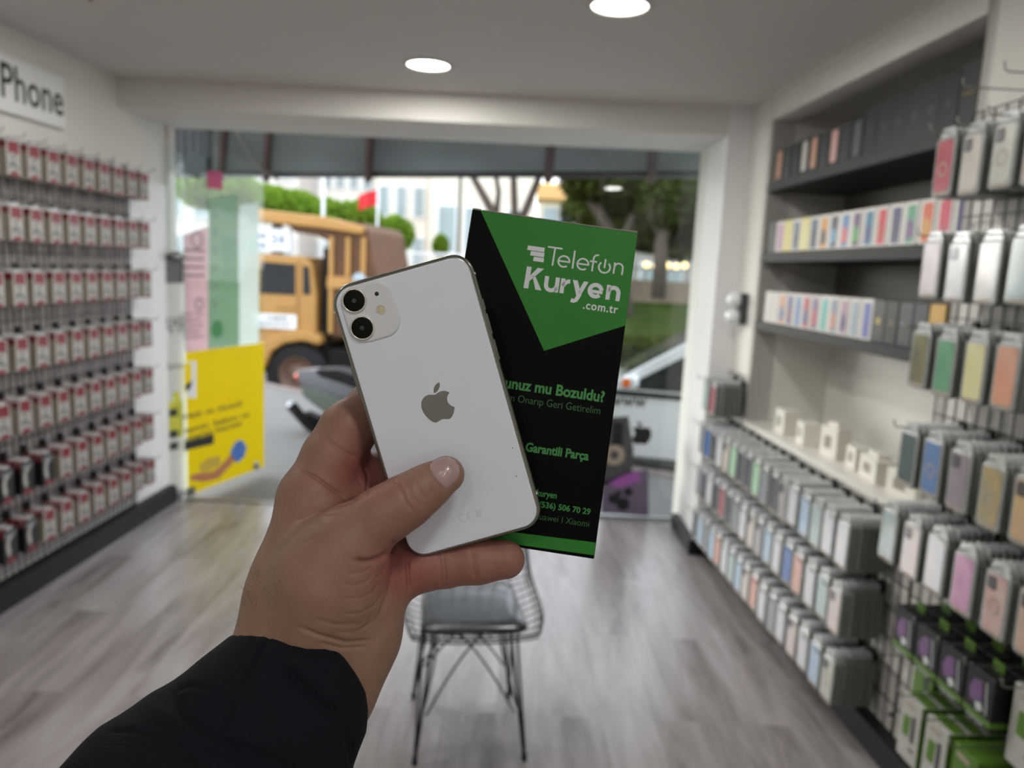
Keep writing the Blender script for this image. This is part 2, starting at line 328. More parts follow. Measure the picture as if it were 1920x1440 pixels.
b = MB(S); put_text(b, '(536) 506 70 29', 14.6, 44.2, -72.0, 3.3, z, 0, bold=.022); b.build('green_lettering', m_gt, carton, recalc=False)
b = MB(S); put_text(b, 'lım Onarıp Geri Getirelim', -14.0, 42.0, -14.4, 4.4, z, 0, bold=-.008); b.build('green_lettering', m_gt2, carton, recalc=False)
b = MB(S); put_text(b, 'Huawei I Xiaomi', 12.6, 44.4, -79.0, 3.7, z, 0, bold=-.008); b.build('green_lettering', m_gt2, carton, recalc=False)

# ---- hand, modelled as one smooth surface from a distance field
def surface_nets(V, o, h):
    Sg = V < 0; nx, ny, nz = V.shape
    cs = [Sg[i:nx - 1 + i, j:ny - 1 + j, k:nz - 1 + k] for i in (0, 1) for j in (0, 1) for k in (0, 1)]
    al = np.logical_and.reduce(cs); an = np.logical_or.reduce(cs); idx = np.argwhere(an & ~al)
    cid = -np.ones((nx - 1, ny - 1, nz - 1), np.int64); cid[tuple(idx.T)] = np.arange(len(idx))
    cv = {(i, j, k): V[idx[:, 0] + i, idx[:, 1] + j, idx[:, 2] + k] for i in (0, 1) for j in (0, 1) for k in (0, 1)}
    acc = np.zeros((len(idx), 3)); cnt = np.zeros(len(idx))
    for a in cv:
        for ax in range(3):
            if a[ax] == 0:
                c = list(a); c[ax] = 1; va, vb = cv[a], cv[tuple(c)]; mk = (va < 0) != (vb < 0)
                t = np.where(mk, va / np.where(mk, va - vb, 1), 0); p = np.tile(np.array(a, float), (len(idx), 1)); p[:, ax] += t
                acc += p * mk[:, None]; cnt += mk
    P = (idx + acc / cnt[:, None]) * h + o; F = []
    for ax in range(3):
        sl0 = [slice(None)] * 3; sl1 = [slice(None)] * 3; sl0[ax] = slice(0, -1); sl1[ax] = slice(1, None)
        A = Sg[tuple(sl0)]; B = Sg[tuple(sl1)]; e = np.argwhere(A != B); b1, b2 = (ax + 1) % 3, (ax + 2) % 3
        ok = (e[:, b1] > 0) & (e[:, b2] > 0) & (e[:, b1] < V.shape[b1] - 1) & (e[:, b2] < V.shape[b2] - 1); e = e[ok]
        q = []
        for (d1, d2) in ((1, 1), (0, 1), (0, 0), (1, 0)):
            c = e.copy(); c[:, b1] -= d1; c[:, b2] -= d2; q.append(cid[tuple(c.T)])
        q = np.stack(q, 1); fl = A[tuple(e.T)]; q[~fl] = q[~fl][:, ::-1]; F.append(q)
    return P, np.concatenate(F)
def field(lo, hi, h):
    n = [int((hi[i] - lo[i]) / h) + 1 for i in range(3)]
    ax = [lo[i] + h * np.arange(n[i]) for i in range(3)]; return np.full(n, .05), ax
def cone(V, ax, a, ra, b_, rb, k, sub=False, flat=1.0):
    """smooth-union one tapered capsule into the field; flat<1 squashes it along the view depth"""
    a = np.array(a, float); b_ = np.array(b_, float); pad = max(ra, rb) + .014; sl = []
    for i in range(3):
        l = min(a[i], b_[i]) - pad; u = max(a[i], b_[i]) + pad; i0 = int(np.searchsorted(ax[i], l)); i1 = int(np.searchsorted(ax[i], u)); sl.append(slice(i0, i1))
        if i1 - i0 < 2: return
    X, Y, Z = np.meshgrid(ax[0][sl[0]], ax[1][sl[1]], ax[2][sl[2]], indexing='ij', sparse=True)
    d = b_ - a; L2 = d @ d + 1e-12; ux, uy, uz = X - a[0], Y - a[1], Z - a[2]
    t = np.clip((ux * d[0] + uy * d[1] + uz * d[2]) / L2, 0, 1)
    D = np.sqrt((ux - t * d[0]) ** 2 + (uy - t * d[1]) ** 2 + ((uz - t * d[2]) / flat) ** 2) - (ra + (rb - ra) * t)
    if flat != 1: D = D * (1 + flat) / 2
    W = V[tuple(sl)]; k = max(k, 1e-5)
    if sub:
        D = -D; hh = np.clip(k - np.abs(W - D), 0, None) / k; V[tuple(sl)] = np.maximum(W, D) + hh * hh * k / 4
    else:
        hh = np.clip(k - np.abs(W - D), 0, None) / k; V[tuple(sl)] = np.minimum(W, D) - hh * hh * k / 4
def chain(V, ax, pts, k, k0=None, flat=1.0):
    for i in range(len(pts) - 1):
        p, q = pts[i], pts[i + 1]
        cone(V, ax, hp(*p[:3]), p[3] * p[2] / FPX, hp(*q[:3]), q[3] * q[2] / FPX, (k0 if (k0 and i == 0) else k), flat=flat)
def seg_dist(P, poly):
    d = np.full(len(P), 1e9); tt = np.zeros(len(P)); poly = np.array(poly, float)
    for i in range(len(poly) - 1):
        a, c = poly[i], poly[i + 1]; e = c - a; t = np.clip(((P - a) @ e) / (e @ e), 0, 1); dd = np.linalg.norm(P - a - t[:, None] * e, axis=1)
        m_ = dd < d; d[m_] = dd[m_]; tt[m_] = (i + t[m_]) / (len(poly) - 1)
    return d, tt
def project(P): return np.stack([960 + FPX * P[:, 0] / -P[:, 2], 720 - FPX * P[:, 1] / -P[:, 2]], 1)
def np_mesh(name, P, F, m, parent, origin, relief=(), tones=(), smooth_it=2):
    # light relaxation, then relief lines (folds and creases) pressed into the side they are seen on
    e = np.concatenate([F[:, [i, (i + 1) % 4]] for i in range(4)]); n = len(P)
    for _ in range(smooth_it):
        s = np.zeros((n, 3)); c = np.zeros(n)
        for a, b_ in ((0, 1), (1, 0)): np.add.at(s, e[:, a], P[e[:, b_]]); np.add.at(c, e[:, a], 1)
        P = P * .5 + .5 * s / c[:, None]
    fn = np.cross(P[F[:, 2]] - P[F[:, 0]], P[F[:, 3]] - P[F[:, 1]]); N = np.zeros((n, 3))
    for i in range(4): np.add.at(N, F[:, i], fn)
    N /= np.linalg.norm(N, axis=1)[:, None] + 1e-12
    Q = project(P); front = np.clip(N[:, 2] * 2.2 + .3, 0, 1)
    for r in relief:
        pl, dep, wd = r[:3]; d, tt = seg_dist(Q, pl); g = np.exp(-(d / wd) ** 2) * np.clip(np.minimum(tt, 1 - tt) * 6 + .15, 0, 1) * front
        dm = np.ones(n) if len(r) < 5 else ((-P[:, 2] > r[3]) & (-P[:, 2] < r[4]))
        P = P - N * (g * dep * mm * dm)[:, None]
    me = bpy.data.meshes.new(name); me.vertices.add(n); me.vertices.foreach_set('co', (P - np.array(origin)).ravel().astype(np.float32))
    me.loops.add(F.size); me.loops.foreach_set('vertex_index', F.ravel().astype(np.int32)); me.polygons.add(len(F))
    me.polygons.foreach_set('loop_start', np.arange(0, F.size, 4, dtype=np.int32)); me.polygons.foreach_set('loop_total', np.full(len(F), 4, np.int32))
    me.update(calc_edges=True); me.validate(); me.polygons.foreach_set('use_smooth', [True] * len(me.polygons))
    if tones:
        at_ = me.attributes.new('flush', 'FLOAT', 'POINT'); v = np.zeros(n)
        for (x, y, r, amt) in tones: v += amt * np.exp(-(((Q[:, 0] - x) ** 2 + (Q[:, 1] - y) ** 2) / r ** 2))
        at_.data.foreach_set('value', np.clip(v, 0, 1).astype(np.float32))
    me.materials.append(m); o = bpy.data.objects.new(name, me); COL.objects.link(o); o.parent = parent; return o

# skin material: warm base, flushed zones where the blood shows, pores and fine lines
m_skin = bpy.data.materials.new('skin'); m_skin.use_nodes = True; n = m_skin.node_tree.nodes; l = m_skin.node_tree.links; bs = n['Principled BSDF']
tcn = n.new('ShaderNodeTexCoord'); fa = n.new('ShaderNodeAttribute'); fa.attribute_name = 'flush'
no = n.new('ShaderNodeTexNoise'); no.inputs['Scale'].default_value = 90; no.inputs['Detail'].default_value = 6; l.new(tcn.outputs['Object'], no.inputs['Vector'])
mx = n.new('ShaderNodeMix'); mx.data_type = 'RGBA'; mx.inputs[6].default_value = (*lin((136, 104, 86)), 1); mx.inputs[7].default_value = (*lin((158, 124, 106)), 1); l.new(no.outputs['Fac'], mx.inputs[0])
mx2 = n.new('ShaderNodeMix'); mx2.data_type = 'RGBA'; mx2.inputs[7].default_value = (*lin((158, 94, 88)), 1); l.new(mx.outputs[2], mx2.inputs[6]); l.new(fa.outputs['Fac'], mx2.inputs[0]); l.new(mx2.outputs[2], bs.inputs['Base Color'])
bs.inputs['Roughness'].default_value = .5; bs.inputs['Subsurface Weight'].default_value = .12; bs.inputs['Subsurface Radius'].default_value = (.005, .002, .001); bs.inputs['Subsurface Scale'].default_value = 1
v1 = n.new('ShaderNodeTexVoronoi'); v1.inputs['Scale'].default_value = 900; mpn = n.new('ShaderNodeMapping'); mpn.inputs['Scale'].default_value = (1, .55, 1); mpn.inputs['Rotation'].default_value = (0, 0, .6)
l.new(tcn.outputs['Object'], mpn.inputs[0]); l.new(mpn.outputs[0], v1.inputs['Vector']); bn = n.new('ShaderNodeBump'); bn.inputs['Strength'].default_value = .22; bn.inputs['Distance'].default_value = .0004; l.new(v1.outputs['Distance'], bn.inputs['Height'])
wv = n.new('ShaderNodeTexNoise'); wv.inputs['Scale'].default_value = 260; wv.inputs['Detail'].default_value = 4; m3 = n.new('ShaderNodeMapping'); m3.inputs['Scale'].default_value = (.35, 1.3, 1); m3.inputs['Rotation'].default_value = (0, 0, .35); l.new(tcn.outputs['Object'], m3.inputs[0]); l.new(m3.outputs[0], wv.inputs['Vector'])
bn2 = n.new('ShaderNodeBump'); bn2.inputs['Strength'].default_value = .3; bn2.inputs['Distance'].default_value = .0006; l.new(wv.outputs['Fac'], bn2.inputs['Height']); l.new(bn.outputs[0], bn2.inputs['Normal']); l.new(bn2.outputs[0], bs.inputs['Normal'])

O = hp(600, 1100, .40)
person = empty('person', "person's left hand in a dark navy jacket sleeve, holding up a phone and a carton", 'person', HOLD @ Matrix.Translation(O))
HS = .0008
V, ax = field(hp(395, 1400, .37)[:2] and (-.168, -.205, -.505), (.012, .012, -.345), HS)
# forearm and palm
chain(V, ax, [(430, 1420, .375, 88), (492, 1290, .388, 82), (532, 1180, .398, 76), (548, 1110, .404, 78), (583, 945, .418, 60)], .010)
chain(V, ax, [(560, 1420, .385, 84), (622, 1290, .396, 75), (662, 1190, .404, 79), (672, 1120, .410, 83)], .014)
chain(V, ax, [(585, 1180, .386, 66), (610, 1110, .388, 78), (640, 1050, .392, 74)], .016)                # heel of the thumb
chain(V, ax, [(672, 1120, .414, 78), (712, 1078, .421, 52), (765, 1065, .424, 44)], .012)               # outer edge of the palm
chain(V, ax, [(560, 1060, .420, 60), (640, 960, .432, 56), (690, 1010, .434, 52), (700, 1090, .428, 50)], .014)
# index
chain(V, ax, [(592, 925, .421, 58), (622, 858, .425, 53), (652, 806, .429, 50), (700, 762, .437, 44), (750, 738, .448, 40), (800, 722, .466, 36), (850, 715, .487, 30)], .006, .012)
# middle and ring, behind the phone and the carton
chain(V, ax, [(640, 950, .434, 50), (700, 893, .443, 38), (762, 850, .462, 36), (820, 815, .489, 33), (870, 805, .4905, 29)], .005, .012)
chain(V, ax, [(676, 1000, .436, 48), (735, 950, .450, 38), (800, 915, .474, 35), (858, 895, .489, 31)], .005, .012)
# little finger under the phone
chain(V, ax, [(765, 1066, .424, 44), (800, 1060, .4235, 46), (836, 1058, .4232, 42.5), (880, 1053, .4225, 41), (900, 1053, .4222, 40), (948, 1049, .4215, 36)], .003, .006)
# thumb
chain(V, ax, [(618, 1065, .389, 72), (655, 1015, .3875, 64), (716, 968, .3862, 52), (742, 952, .3862, 48), (768, 936, .3866, 46.5), (800, 914, .3885, 40), (836, 890, .3905, 35)], .005, .016)
P, Fq = surface_nets(V, np.array([ax[0][0], ax[1][0], ax[2][0]]), HS)
relief = [
    # thumb knuckle
    ([(738, 900), (752, 918), (762, 940), (776, 962)], 0.85, 2.4), ([(752, 895), (766, 912), (776, 934), (790, 950)], 0.78, 2.4), ([(764, 892), (780, 905), (790, 925), (800, 938)], 0.54, 2.3), ([(744, 915), (756, 935), (765, 955)], 0.46, 2.3),
    # fold between thumb and palm
    ([(595, 958), (625, 948), (655, 940), (672, 932)], 1.40, 3.7), ([(560, 882), (590, 893), (620, 915), (650, 935)], 1.40, 3.0), ([(606, 820), (640, 845), (672, 858)], 0.78, 3.7),
    ([(676, 865), (690, 890), (688, 930)], 0.93, 3.0), ([(585, 962), (630, 962), (660, 952)], 0.62, 3.0),
    # crease of the thumb heel against the outer palm
    ([(742, 1012), (735, 1030), (715, 1046), (690, 1054), (660, 1050)], 2.48, 4.9), ([(735, 1035), (738, 1070), (730, 1110), (715, 1150)], 1.71, 4.3), ([(764, 1050), (766, 1080), (768, 1106)], 1.86, 3.0),
    ([(700, 1075), (690, 1090), (668, 1098), (640, 1096)], 0.54, 2.4), ([(712, 1092), (700, 1110), (675, 1122), (640, 1122)], 0.54, 2.4), ([(718, 1112), (704, 1134), (676, 1150), (646, 1152)], 0.54, 2.4), ([(722, 1135), (706, 1162), (680, 1178)], 0.46, 2.4),
    # little finger joints
    ([(822, 1035), (826, 1060), (829, 1100)], 1.16, 2.3), ([(830, 1037), (833, 1060), (836, 1098)], 0.70, 2.3), ([(882, 1030), (886, 1055), (891, 1090)], 1.01, 2.3), ([(888, 1030), (892, 1055), (896, 1088)], 0.54, 2.3),
    # wrist
    ([(560, 1176), (600, 1192), (650, 1205), (700, 1200)], 1.08, 3.7), ([(600, 1205), (640, 1216), (690, 1212)], 0.78, 3.0), ([(590, 1160), (630, 1172), (680, 1170)], 0.54, 3.7),
    ([(640, 872), (668, 890), (682, 915)], .6, 2.9), ([(700, 1062), (680, 1074), (650, 1076)], .5, 2.3), ([(722, 1062), (716, 1078), (700, 1088)], .5, 2.3), ([(700, 1150), (690, 1172), (664, 1186), (630, 1186)], .4, 2.5), ([(806, 900), (812, 916), (806, 934)], .4, 2.3),
    ([(566, 1020), (580, 1012), (600, 1010)], .25, 2.3), ([(598, 960), (570, 972), (548, 976)], .5, 2.9), ([(540, 905), (552, 912), (566, 915)], .3, 2.3),
    # nail bed
    ([(806, 872), (812, 892), (824, 908), (836, 919)], 0.78, 2.3), ([(806, 872), (822, 860), (843, 856)], 0.54, 2.3), ([(862, 878), (861, 893), (850, 907), (836, 919)], 0.54, 2.3),
]
tones = [(640, 895, 60, .55), (690, 880, 45, .8), (655, 800, 45, .35), (860, 1050, 110, .6), (960, 1050, 45, .3), (770, 1075, 50, .5), (600, 1080, 60, .18), (740, 1060, 40, .5), (730, 1080, 50, .3), (755, 930, 30, .15), (560, 940, 40, .2)]
hand = np_mesh('hand', P, Fq, m_skin, person, O, relief, tones)
# thumb nail, laid on the surface of the thumb tip
from mathutils.bvhtree import BVHTree
bvh = BVHTree.FromPolygons([tuple(v.co + O) for v in hand.data.vertices], [tuple(p.vertices) for p in hand.data.polygons])
nail_out = [(806, 873), (812, 864), (821, 860), (832, 857), (843, 857), (853, 863), (860, 874), (862, 886), (858, 897), (849, 908), (836, 918), (828, 911), (820, 903), (813, 893), (808, 883)]
def on_hand(x, y, lift):
    d = hp(x, y, 1.0).normalized(); hit, nn, _, _ = bvh.ray_cast(Vector((0, 0, 0)), d)
    return (hit + nn * lift) if hit else None
cxn, cyn = 835, 886; b = MB(Matrix.Translation(-O)); rings = []
for r, lf in ((0, .75), (.3, .72), (.55, .65), (.78, .5), (.92, .35), (1.0, .12)):
    rings.append([on_hand(cxn + (x - cxn) * max(r, .02), cyn + (y - cyn) * max(r, .02), lf * mm) for x, y in nail_out])
b.loft(rings, 0, caps=False); b.add(rings[0], [list(range(len(nail_out)))], 0, smooth=True)
m_nail = mat('fingernail', (178, 148, 146), .28, 0, .08, 300, coat=.3, sss=.1, bump=.1, bscale=500)
tag(b.build('thumb_nail', m_nail, person), 'pale pink thumb nail')
# a few dark hairs on the forearm edge
b = MB(Matrix.Translation(-O)); rn = random.Random(3)
for i in range(46):
    x, y = rn.uniform(437, 540), rn.uniform(1075, 1185)
    lx = 520 - (y - 920) * .335
    if i < 22: x = lx + rn.uniform(3, 22)
    p = on_hand(x, y, 0)
    if not p: continue
    a = rn.uniform(1.4, 2.6); ln = rn.uniform(.003, .006); q = [p + Vector((cos(a) * ln * t, sin(a) * ln * t, .0014 * t - .001 * t * t)) for t in (0, .35, .7, 1)]
    b.tube(q, .00006, 3, r1=.00002)
tag(b.build('arm_hair', mat('hair_dark', (40, 28, 20), .5), person), kind='stuff')

# sleeve
m_sleeve = mat('navy_twill', (13, 14, 25), .85, 0, .15, 50, bump=.5, bscale=1200, spec=.25, stretch=(1, .15, 1))
m_rib = mat('dark_rib_knit', (17, 17, 24), .9, 0, .15, 50, bump=.8, bscale=900, spec=.25, stretch=(.2, 1.6, 1))
V, ax = field((-.245, -.262, -.47), (-.062, -.112, -.28), .0013)
chain(V, ax, [(588, 1222, .401, 118), (548, 1318, .392, 142), (470, 1400, .384, 150), (330, 1560, .36, 190), (240, 1700, .34, 200)], .02)
chain(V, ax, [(503, 1242, .392, 84), (430, 1335, .378, 92), (345, 1400, .372, 92), (200, 1540, .350, 128)], .012)
chain(V, ax, [(590, 1262, .392, 92), (600, 1330, .392, 92), (600, 1420, .39, 84), (560, 1560, .38, 100)], .016)
chain(V, ax, [(305, 1395, .364, 60), (255, 1440, .357, 84)], .02)
# cuff edge: cut the outline along the hem, then hollow it around the wrist
X, Y, Z = np.meshgrid(*ax, indexing='ij', sparse=True); PX = 960 + FPX * X / -Z; PY = 720 - FPX * Y / -Z
hem = [(300, 1270), (432, 1189), (500, 1184), (540, 1178), (566, 1172), (586, 1174), (612, 1196), (642, 1228), (668, 1264), (686, 1298), (691, 1330), (687, 1372), (672, 1410), (660, 1440), (640, 1600)]
hx = np.array([p[0] for p in hem[:11]], float); hy = np.array([p[1] for p in hem[:11]], float)
top = np.interp(PX, hx, hy, left=1270, right=1500) - PY                     # positive above the hem line
vy = np.array([1290, 1330, 1372, 1410, 1440, 1600.]); vx = np.array([686, 691, 687, 672, 662, 640.])
rgt = np.where(PY > 1290, PX - np.interp(PY, vy, vx), -50)
cut = np.maximum(top * .55, rgt) * .385 / FPX
kk = .0035; hh = np.clip(kk - np.abs(V - cut), 0, None) / kk; V = np.maximum(V, cut) + hh * hh * kk / 4
for (p, q) in (((510, 1250, .392, 80), (532, 1180, .398, 78)), ((635, 1250, .400, 77), (662, 1190, .404, 81)), ((532, 1180, .398, 78), (560, 1090, .404, 86)), ((662, 1190, .404, 81), (690, 1090, .41, 86)), ((585, 1190, .386, 68), (610, 1110, .388, 80))):
    cone(V, ax, hp(*p[:3]), p[3] * p[2] / FPX, hp(*q[:3]), q[3] * q[2] / FPX, .002, sub=True)
P, Fq = surface_nets(V, np.array([ax[0][0], ax[1][0], ax[2][0]]), .0013)
relief = [([(508, 1188), (490, 1225), (462, 1270), (440, 1318), (428, 1362), (420, 1380)], 1.2, 5), ([(500, 1184), (470, 1240), (448, 1290), (430, 1345)], -.7, 6),
    ([(330, 1300), (345, 1288), (365, 1284), (400, 1296), (438, 1316)], 1.3, 6), ([(325, 1310), (345, 1298), (370, 1294), (400, 1304), (430, 1322)], -.8, 6),
    ([(322, 1290), (330, 1310), (350, 1345), (378, 1372), (410, 1385), (470, 1410), (560, 1450)], 1.6, 9), ([(300, 1330), (340, 1362), (400, 1398), (470, 1430)], -1.5, 12),
    ([(520, 1252), (545, 1268), (565, 1285), (600, 1320), (650, 1350)], 2.2, 10), ([(540, 1240), (575, 1262), (620, 1300)], -1.2, 12), ([(640, 1360), (655, 1395), (660, 1440)], 1.5, 7),
    ([(512, 1240), (480, 1300), (455, 1370)], -.6, 14), ([(435, 1196), (500, 1191), (560, 1180), (585, 1182), (635, 1234), (680, 1300), (684, 1330)], .5, 3.5), ([(195, 1372), (250, 1368), (330, 1395), (400, 1440)], 1.2, 5), ([(432, 1380), (428, 1420), (425, 1445)], .8, 4)]
slv = np_mesh('jacket_sleeve', P, Fq, m_sleeve, person, O, relief)
slv.data.materials.append(m_rib)
cc = np.zeros(len(slv.data.vertices) * 3, np.float32); slv.data.vertices.foreach_get('co', cc); Q = project(cc.reshape(-1, 3) + np.array(O))
lo_ = Q[:, 1] - np.interp(Q[:, 0], [100, 195, 250, 330, 400, 470], [1372, 1372, 1368, 1395, 1440, 1520]) > 0
mi = [1 if all(lo_[v] for v in p.vertices) else 0 for p in slv.data.polygons]; slv.data.polygons.foreach_set('material_index', mi)
tag(slv, 'dark navy twill jacket sleeve with a sewn cuff strap')
# ============================================================ ROOM
m_wall = mat('wall_paint', (226, 224, 217), .75, 0, .015, 3)
m_ceil = mat('ceiling_paint', (214, 211, 206), .8, 0, .015, 2)
m_gloss = mat('white_lacquer', (236, 236, 236), .35, 0, .01, 3)
m_black = mat('black_plinth', (13, 13, 14), .6, 0, .1, 20)
def struct(name, mb, m, recalc=True): return tag(mb.build(name, m, recalc=recalc), kind='structure')
# floor: pale laminate, long dark smudges along the boards
mf = bpy.data.materials.new('laminate_floor'); mf.use_nodes = True; n = mf.node_tree.nodes; l = mf.node_tree.links; bs = n['Principled BSDF']
tcn = n.new('ShaderNodeTexCoord'); mp = n.new('ShaderNodeMapping'); mp.inputs['Scale'].default_value = (7, .9, 1); l.new(tcn.outputs['Object'], mp.inputs[0])
br = n.new('ShaderNodeTexBrick'); br.inputs['Scale'].default_value = 1; br.inputs['Brick Width'].default_value = 1.3; br.inputs['Row Height'].default_value = .193; br.inputs['Mortar Size'].default_value = .0015
br.inputs['Color1'].default_value = (.38, .38, .38, 1); br.inputs['Color2'].default_value = (.62, .62, .62, 1); br.inputs['Mortar'].default_value = (.1, .1, .1, 1)
mpb = n.new('ShaderNodeMapping'); mpb.inputs['Rotation'].default_value = (0, 0, pi / 2); l.new(tcn.outputs['Object'], mpb.inputs[0]); l.new(mpb.outputs[0], br.inputs['Vector'])
n1 = n.new('ShaderNodeTexNoise'); n1.inputs['Scale'].default_value = 1.1; n1.inputs['Detail'].default_value = 7; n1.inputs['Roughness'].default_value = .62; n1.inputs['Distortion'].default_value = .5
add = n.new('ShaderNodeVectorMath'); l.new(mp.outputs[0], add.inputs[0]); l.new(br.outputs['Color'], add.inputs[1]); sc_ = n.new('ShaderNodeVectorMath'); sc_.operation = 'SCALE'; sc_.inputs['Scale'].default_value = 6; l.new(br.outputs['Color'], sc_.inputs[0]); l.new(sc_.outputs[0], add.inputs[1]); l.new(add.outputs[0], n1.inputs['Vector'])
r1 = n.new('ShaderNodeValToRGB'); e = r1.color_ramp.elements; e[0].position = .30; e[0].color = (*lin((94, 87, 85)), 1); e[1].position = .58; e[1].color = (*lin((158, 153, 154)), 1); e2 = e.new(.43); e2.color = (*lin((136, 130, 130)), 1); e3 = e.new(.75); e3.color = (*lin((172, 168, 170)), 1)
l.new(n1.outputs['Fac'], r1.inputs[0]); mxf = n.new('ShaderNodeMix'); mxf.data_type = 'RGBA'; mxf.blend_type = 'MULTIPLY'; mxf.inputs[0].default_value = 1
mr = n.new('ShaderNodeMapRange'); mr.inputs['From Min'].default_value = .0; mr.inputs['From Max'].default_value = 1; mr.inputs['To Min'].default_value = .86; mr.inputs['To Max'].default_value = 1.1; l.new(br.outputs['Color'], mr.inputs[0])
l.new(r1.outputs[0], mxf.inputs[6]); l.new(mr.outputs[0], mxf.inputs[7]); l.new(mxf.outputs[2], bs.inputs['Base Color'])
bs.inputs['Roughness'].default_value = .27; bs.inputs['Specular IOR Level'].default_value = .6
nb = n.new('ShaderNodeTexNoise'); nb.inputs['Scale'].default_value = 3; bb = n.new('ShaderNodeBump'); bb.inputs['Strength'].default_value = .12; bb.inputs['Distance'].default_value = .01; l.new(tcn.outputs['Object'], nb.inputs['Vector']); l.new(nb.outputs['Fac'], bb.inputs['Height']); l.new(bb.outputs[0], bs.inputs['Normal'])
YF, ZC, YB = 4.90, 2.54, -3.2
struct('floor', MB().box(-2.6, 2.2, YB, YF + .02, -.06, 0), mf)
struct('ceiling', MB().box(-2.9, 2.6, YB - .1, YF + .2, ZC, ZC + .1), m_ceil)
aL = math.atan(.0230); aR = math.atan(.0555)
# left wall plane passes (-2.216,4.813) ; frames: local y runs along the wall away from the camera, local x points into the room
ML = T(-2.216, 4.813, 0) @ Matrix.Rotation(-aL, 4, 'Z')
# right wall plane passes (1.339,2.619); local y along the wall away from camera, local x INTO THE WALL (room side is negative x)
MR = T(1.339, 2.619, 0) @ Matrix.Rotation(aR, 4, 'Z')
struct('wall_left', MB(ML).box(-.12, 0, -8.2, .10, 0, ZC), m_wall)
# front wall: header beam, left return, right column
struct('trim_1', MB().box(-2.24, 1.118, 4.36, 4.99, 2.385, ZC), m_wall)
struct('wall_front', MB().box(-2.9, -2.19, 4.91, 4.99, 0, ZC).box(1.118, 2.6, 4.80, 4.99, 0, ZC).box(-2.9, 2.6, 4.9, 4.99, 2.40, 2.8), m_wall)
struct('trim_2', MB().box(1.118, 1.30, 4.36, 4.80, .0, ZC), m_gloss)
struct('baseboard_front', MB().box(1.075, 1.118, 4.36, 4.82, 0, .09).box(1.075, 1.27, 4.31, 4.36, 0, .09), m_black)
struct('wall_back', MB().box(-2.9, 2.6, YB - .1, YB, 0, ZC), m_wall)
# right wall with the shelf niche: s from -.20 (near edge) to 1.43 (far edge), z .85..2.41
s0, s1, nd = -.215, 1.425, .42
b = MB(MR)
b.box(0, .12, -6.2, s0, 0, ZC); b.box(0, .12, s0, s1, 0, .84); b.box(0, .12, s1, 2.32, 0, ZC)
struct('wall_right', b, m_wall)
struct('trim_3', MB(MR).box(-.004, .12, s0, s1, 2.412, ZC).box(-.02, 0, -2.5, 1.43, ZC - .018, ZC), m_wall)
struct('wall_niche', MB(MR).box(nd, nd + .05, s0, s1, .84, ZC).box(0.0, nd, s1 - .0, s1 + .05, .84, ZC).box(0.0, nd, s0 - .05, s0, .84, ZC).box(0.12, nd, s0, s1, 2.44, ZC), m_wall)
struct('baseboard_right', MB(MR).box(-.055, 0, -5, 1.72, 0, .10), m_black)
struct('baseboard_left', MB(ML).box(0, .06, -7.5, .03, 0, .115), m_black)
struct('trim_4', MB().box(-2.2, 1.115, 4.89, 4.93, -.01, .008), mat('steel_threshold', (150, 150, 150), .35, .7))
struct('trim_5', MB(ML).box(0, .012, -.395, .09, .115, 2.02), m_gloss)
# ---- downlights
m_em = mat('lamp_diffuser', (255, 250, 240), .5, emit=7.0, var=0)
m_trimring = mat('lamp_ring', (206, 202, 196), .5)
b = MB(); b.lathe([(.122, 0), (.12, -.006), (.10, -.008), (.098, -.001)], 40); ring_me = b.mesh('trim_ring', m_trimring)
b = MB(); b.lathe([(.099, -.002), (.06, -.004), (0, -.0045)], 40); dif_me = b.mesh('diffuser', m_em)
spots = [(-.465, 3.80, 'round ceiling downlight farther from the camera, nearer the shop opening'), (.317, 2.873, 'round ceiling downlight cut by the top edge, right of centre'), (-1.25, 2.873, None), (-.465, 1.95, None), (1.0, 1.3, None), (-1.25, 1.0, None),
         (.317, -.3, None), (-.465, -1.2, None), (1.0, -1.2, None), (.317, -2.2, None), (-1.25, -1.6, None), (-.465, -2.7, None)]  # unseen downlights behind the camera, added and spread out for soft foreground light
for i, (x, y, lb) in enumerate(spots):
    d = empty('ceiling_downlight', lb or 'round ceiling downlight out of the picture, deeper in the shop', 'ceiling light', T(x, y, ZC), 'round downlights in the shop ceiling')
    for nm, me in (('trim_ring', ring_me), ('diffuser', dif_me)):
        o = bpy.data.objects.new(nm, me); COL.objects.link(o); o.parent = d
    ld = bpy.data.lights.new('downlight_lamp', 'AREA'); ld.shape = 'DISK'; ld.size = .19; ld.energy = LAMP_W * (2.0 if y > 2.5 else .48); ld.color = (1, .975, .94)
    lo = bpy.data.objects.new('downlight_lamp', ld); COL.objects.link(lo); lo.parent = d; lo.location = (0, 0, -.012)
# small ceiling anchor
b = MB(); b.tube([(-1.62, 3.0, ZC + .01), (-1.62, 3.0, ZC - .03)], .008, 8); tag(b.build('ceiling_hook', mat('brass_hook', (120, 110, 80), .4, .5)), 'tiny dark hook in the ceiling above the wall sign', 'hook')
# ============================================================ SHOP FITTINGS
ORD = ['first', 'second', 'third', 'fourth', 'fifth', 'sixth', 'seventh', 'eighth', 'ninth', 'tenth', 'eleventh', 'twelfth', 'thirteenth', 'fourteenth', 'fifteenth', 'sixteenth', 'seventeenth', 'eighteenth', 'nineteenth', 'twentieth']
m_wire = mat('black_wire', (30, 29, 29), .4, .4, .1, 40)
m_chrome = mat('hook_steel', (150, 150, 146), .3, .8, .05, 50)
m_hbase = mat('hook_base_black', (14, 14, 15), .5)
rnd = random.Random(11)
def link(name, me, M, label=None, cat=None, group=None):
    o = bpy.data.objects.new(name, me); COL.objects.link(o); o.matrix_world = M; return tag(o, label, cat, group)

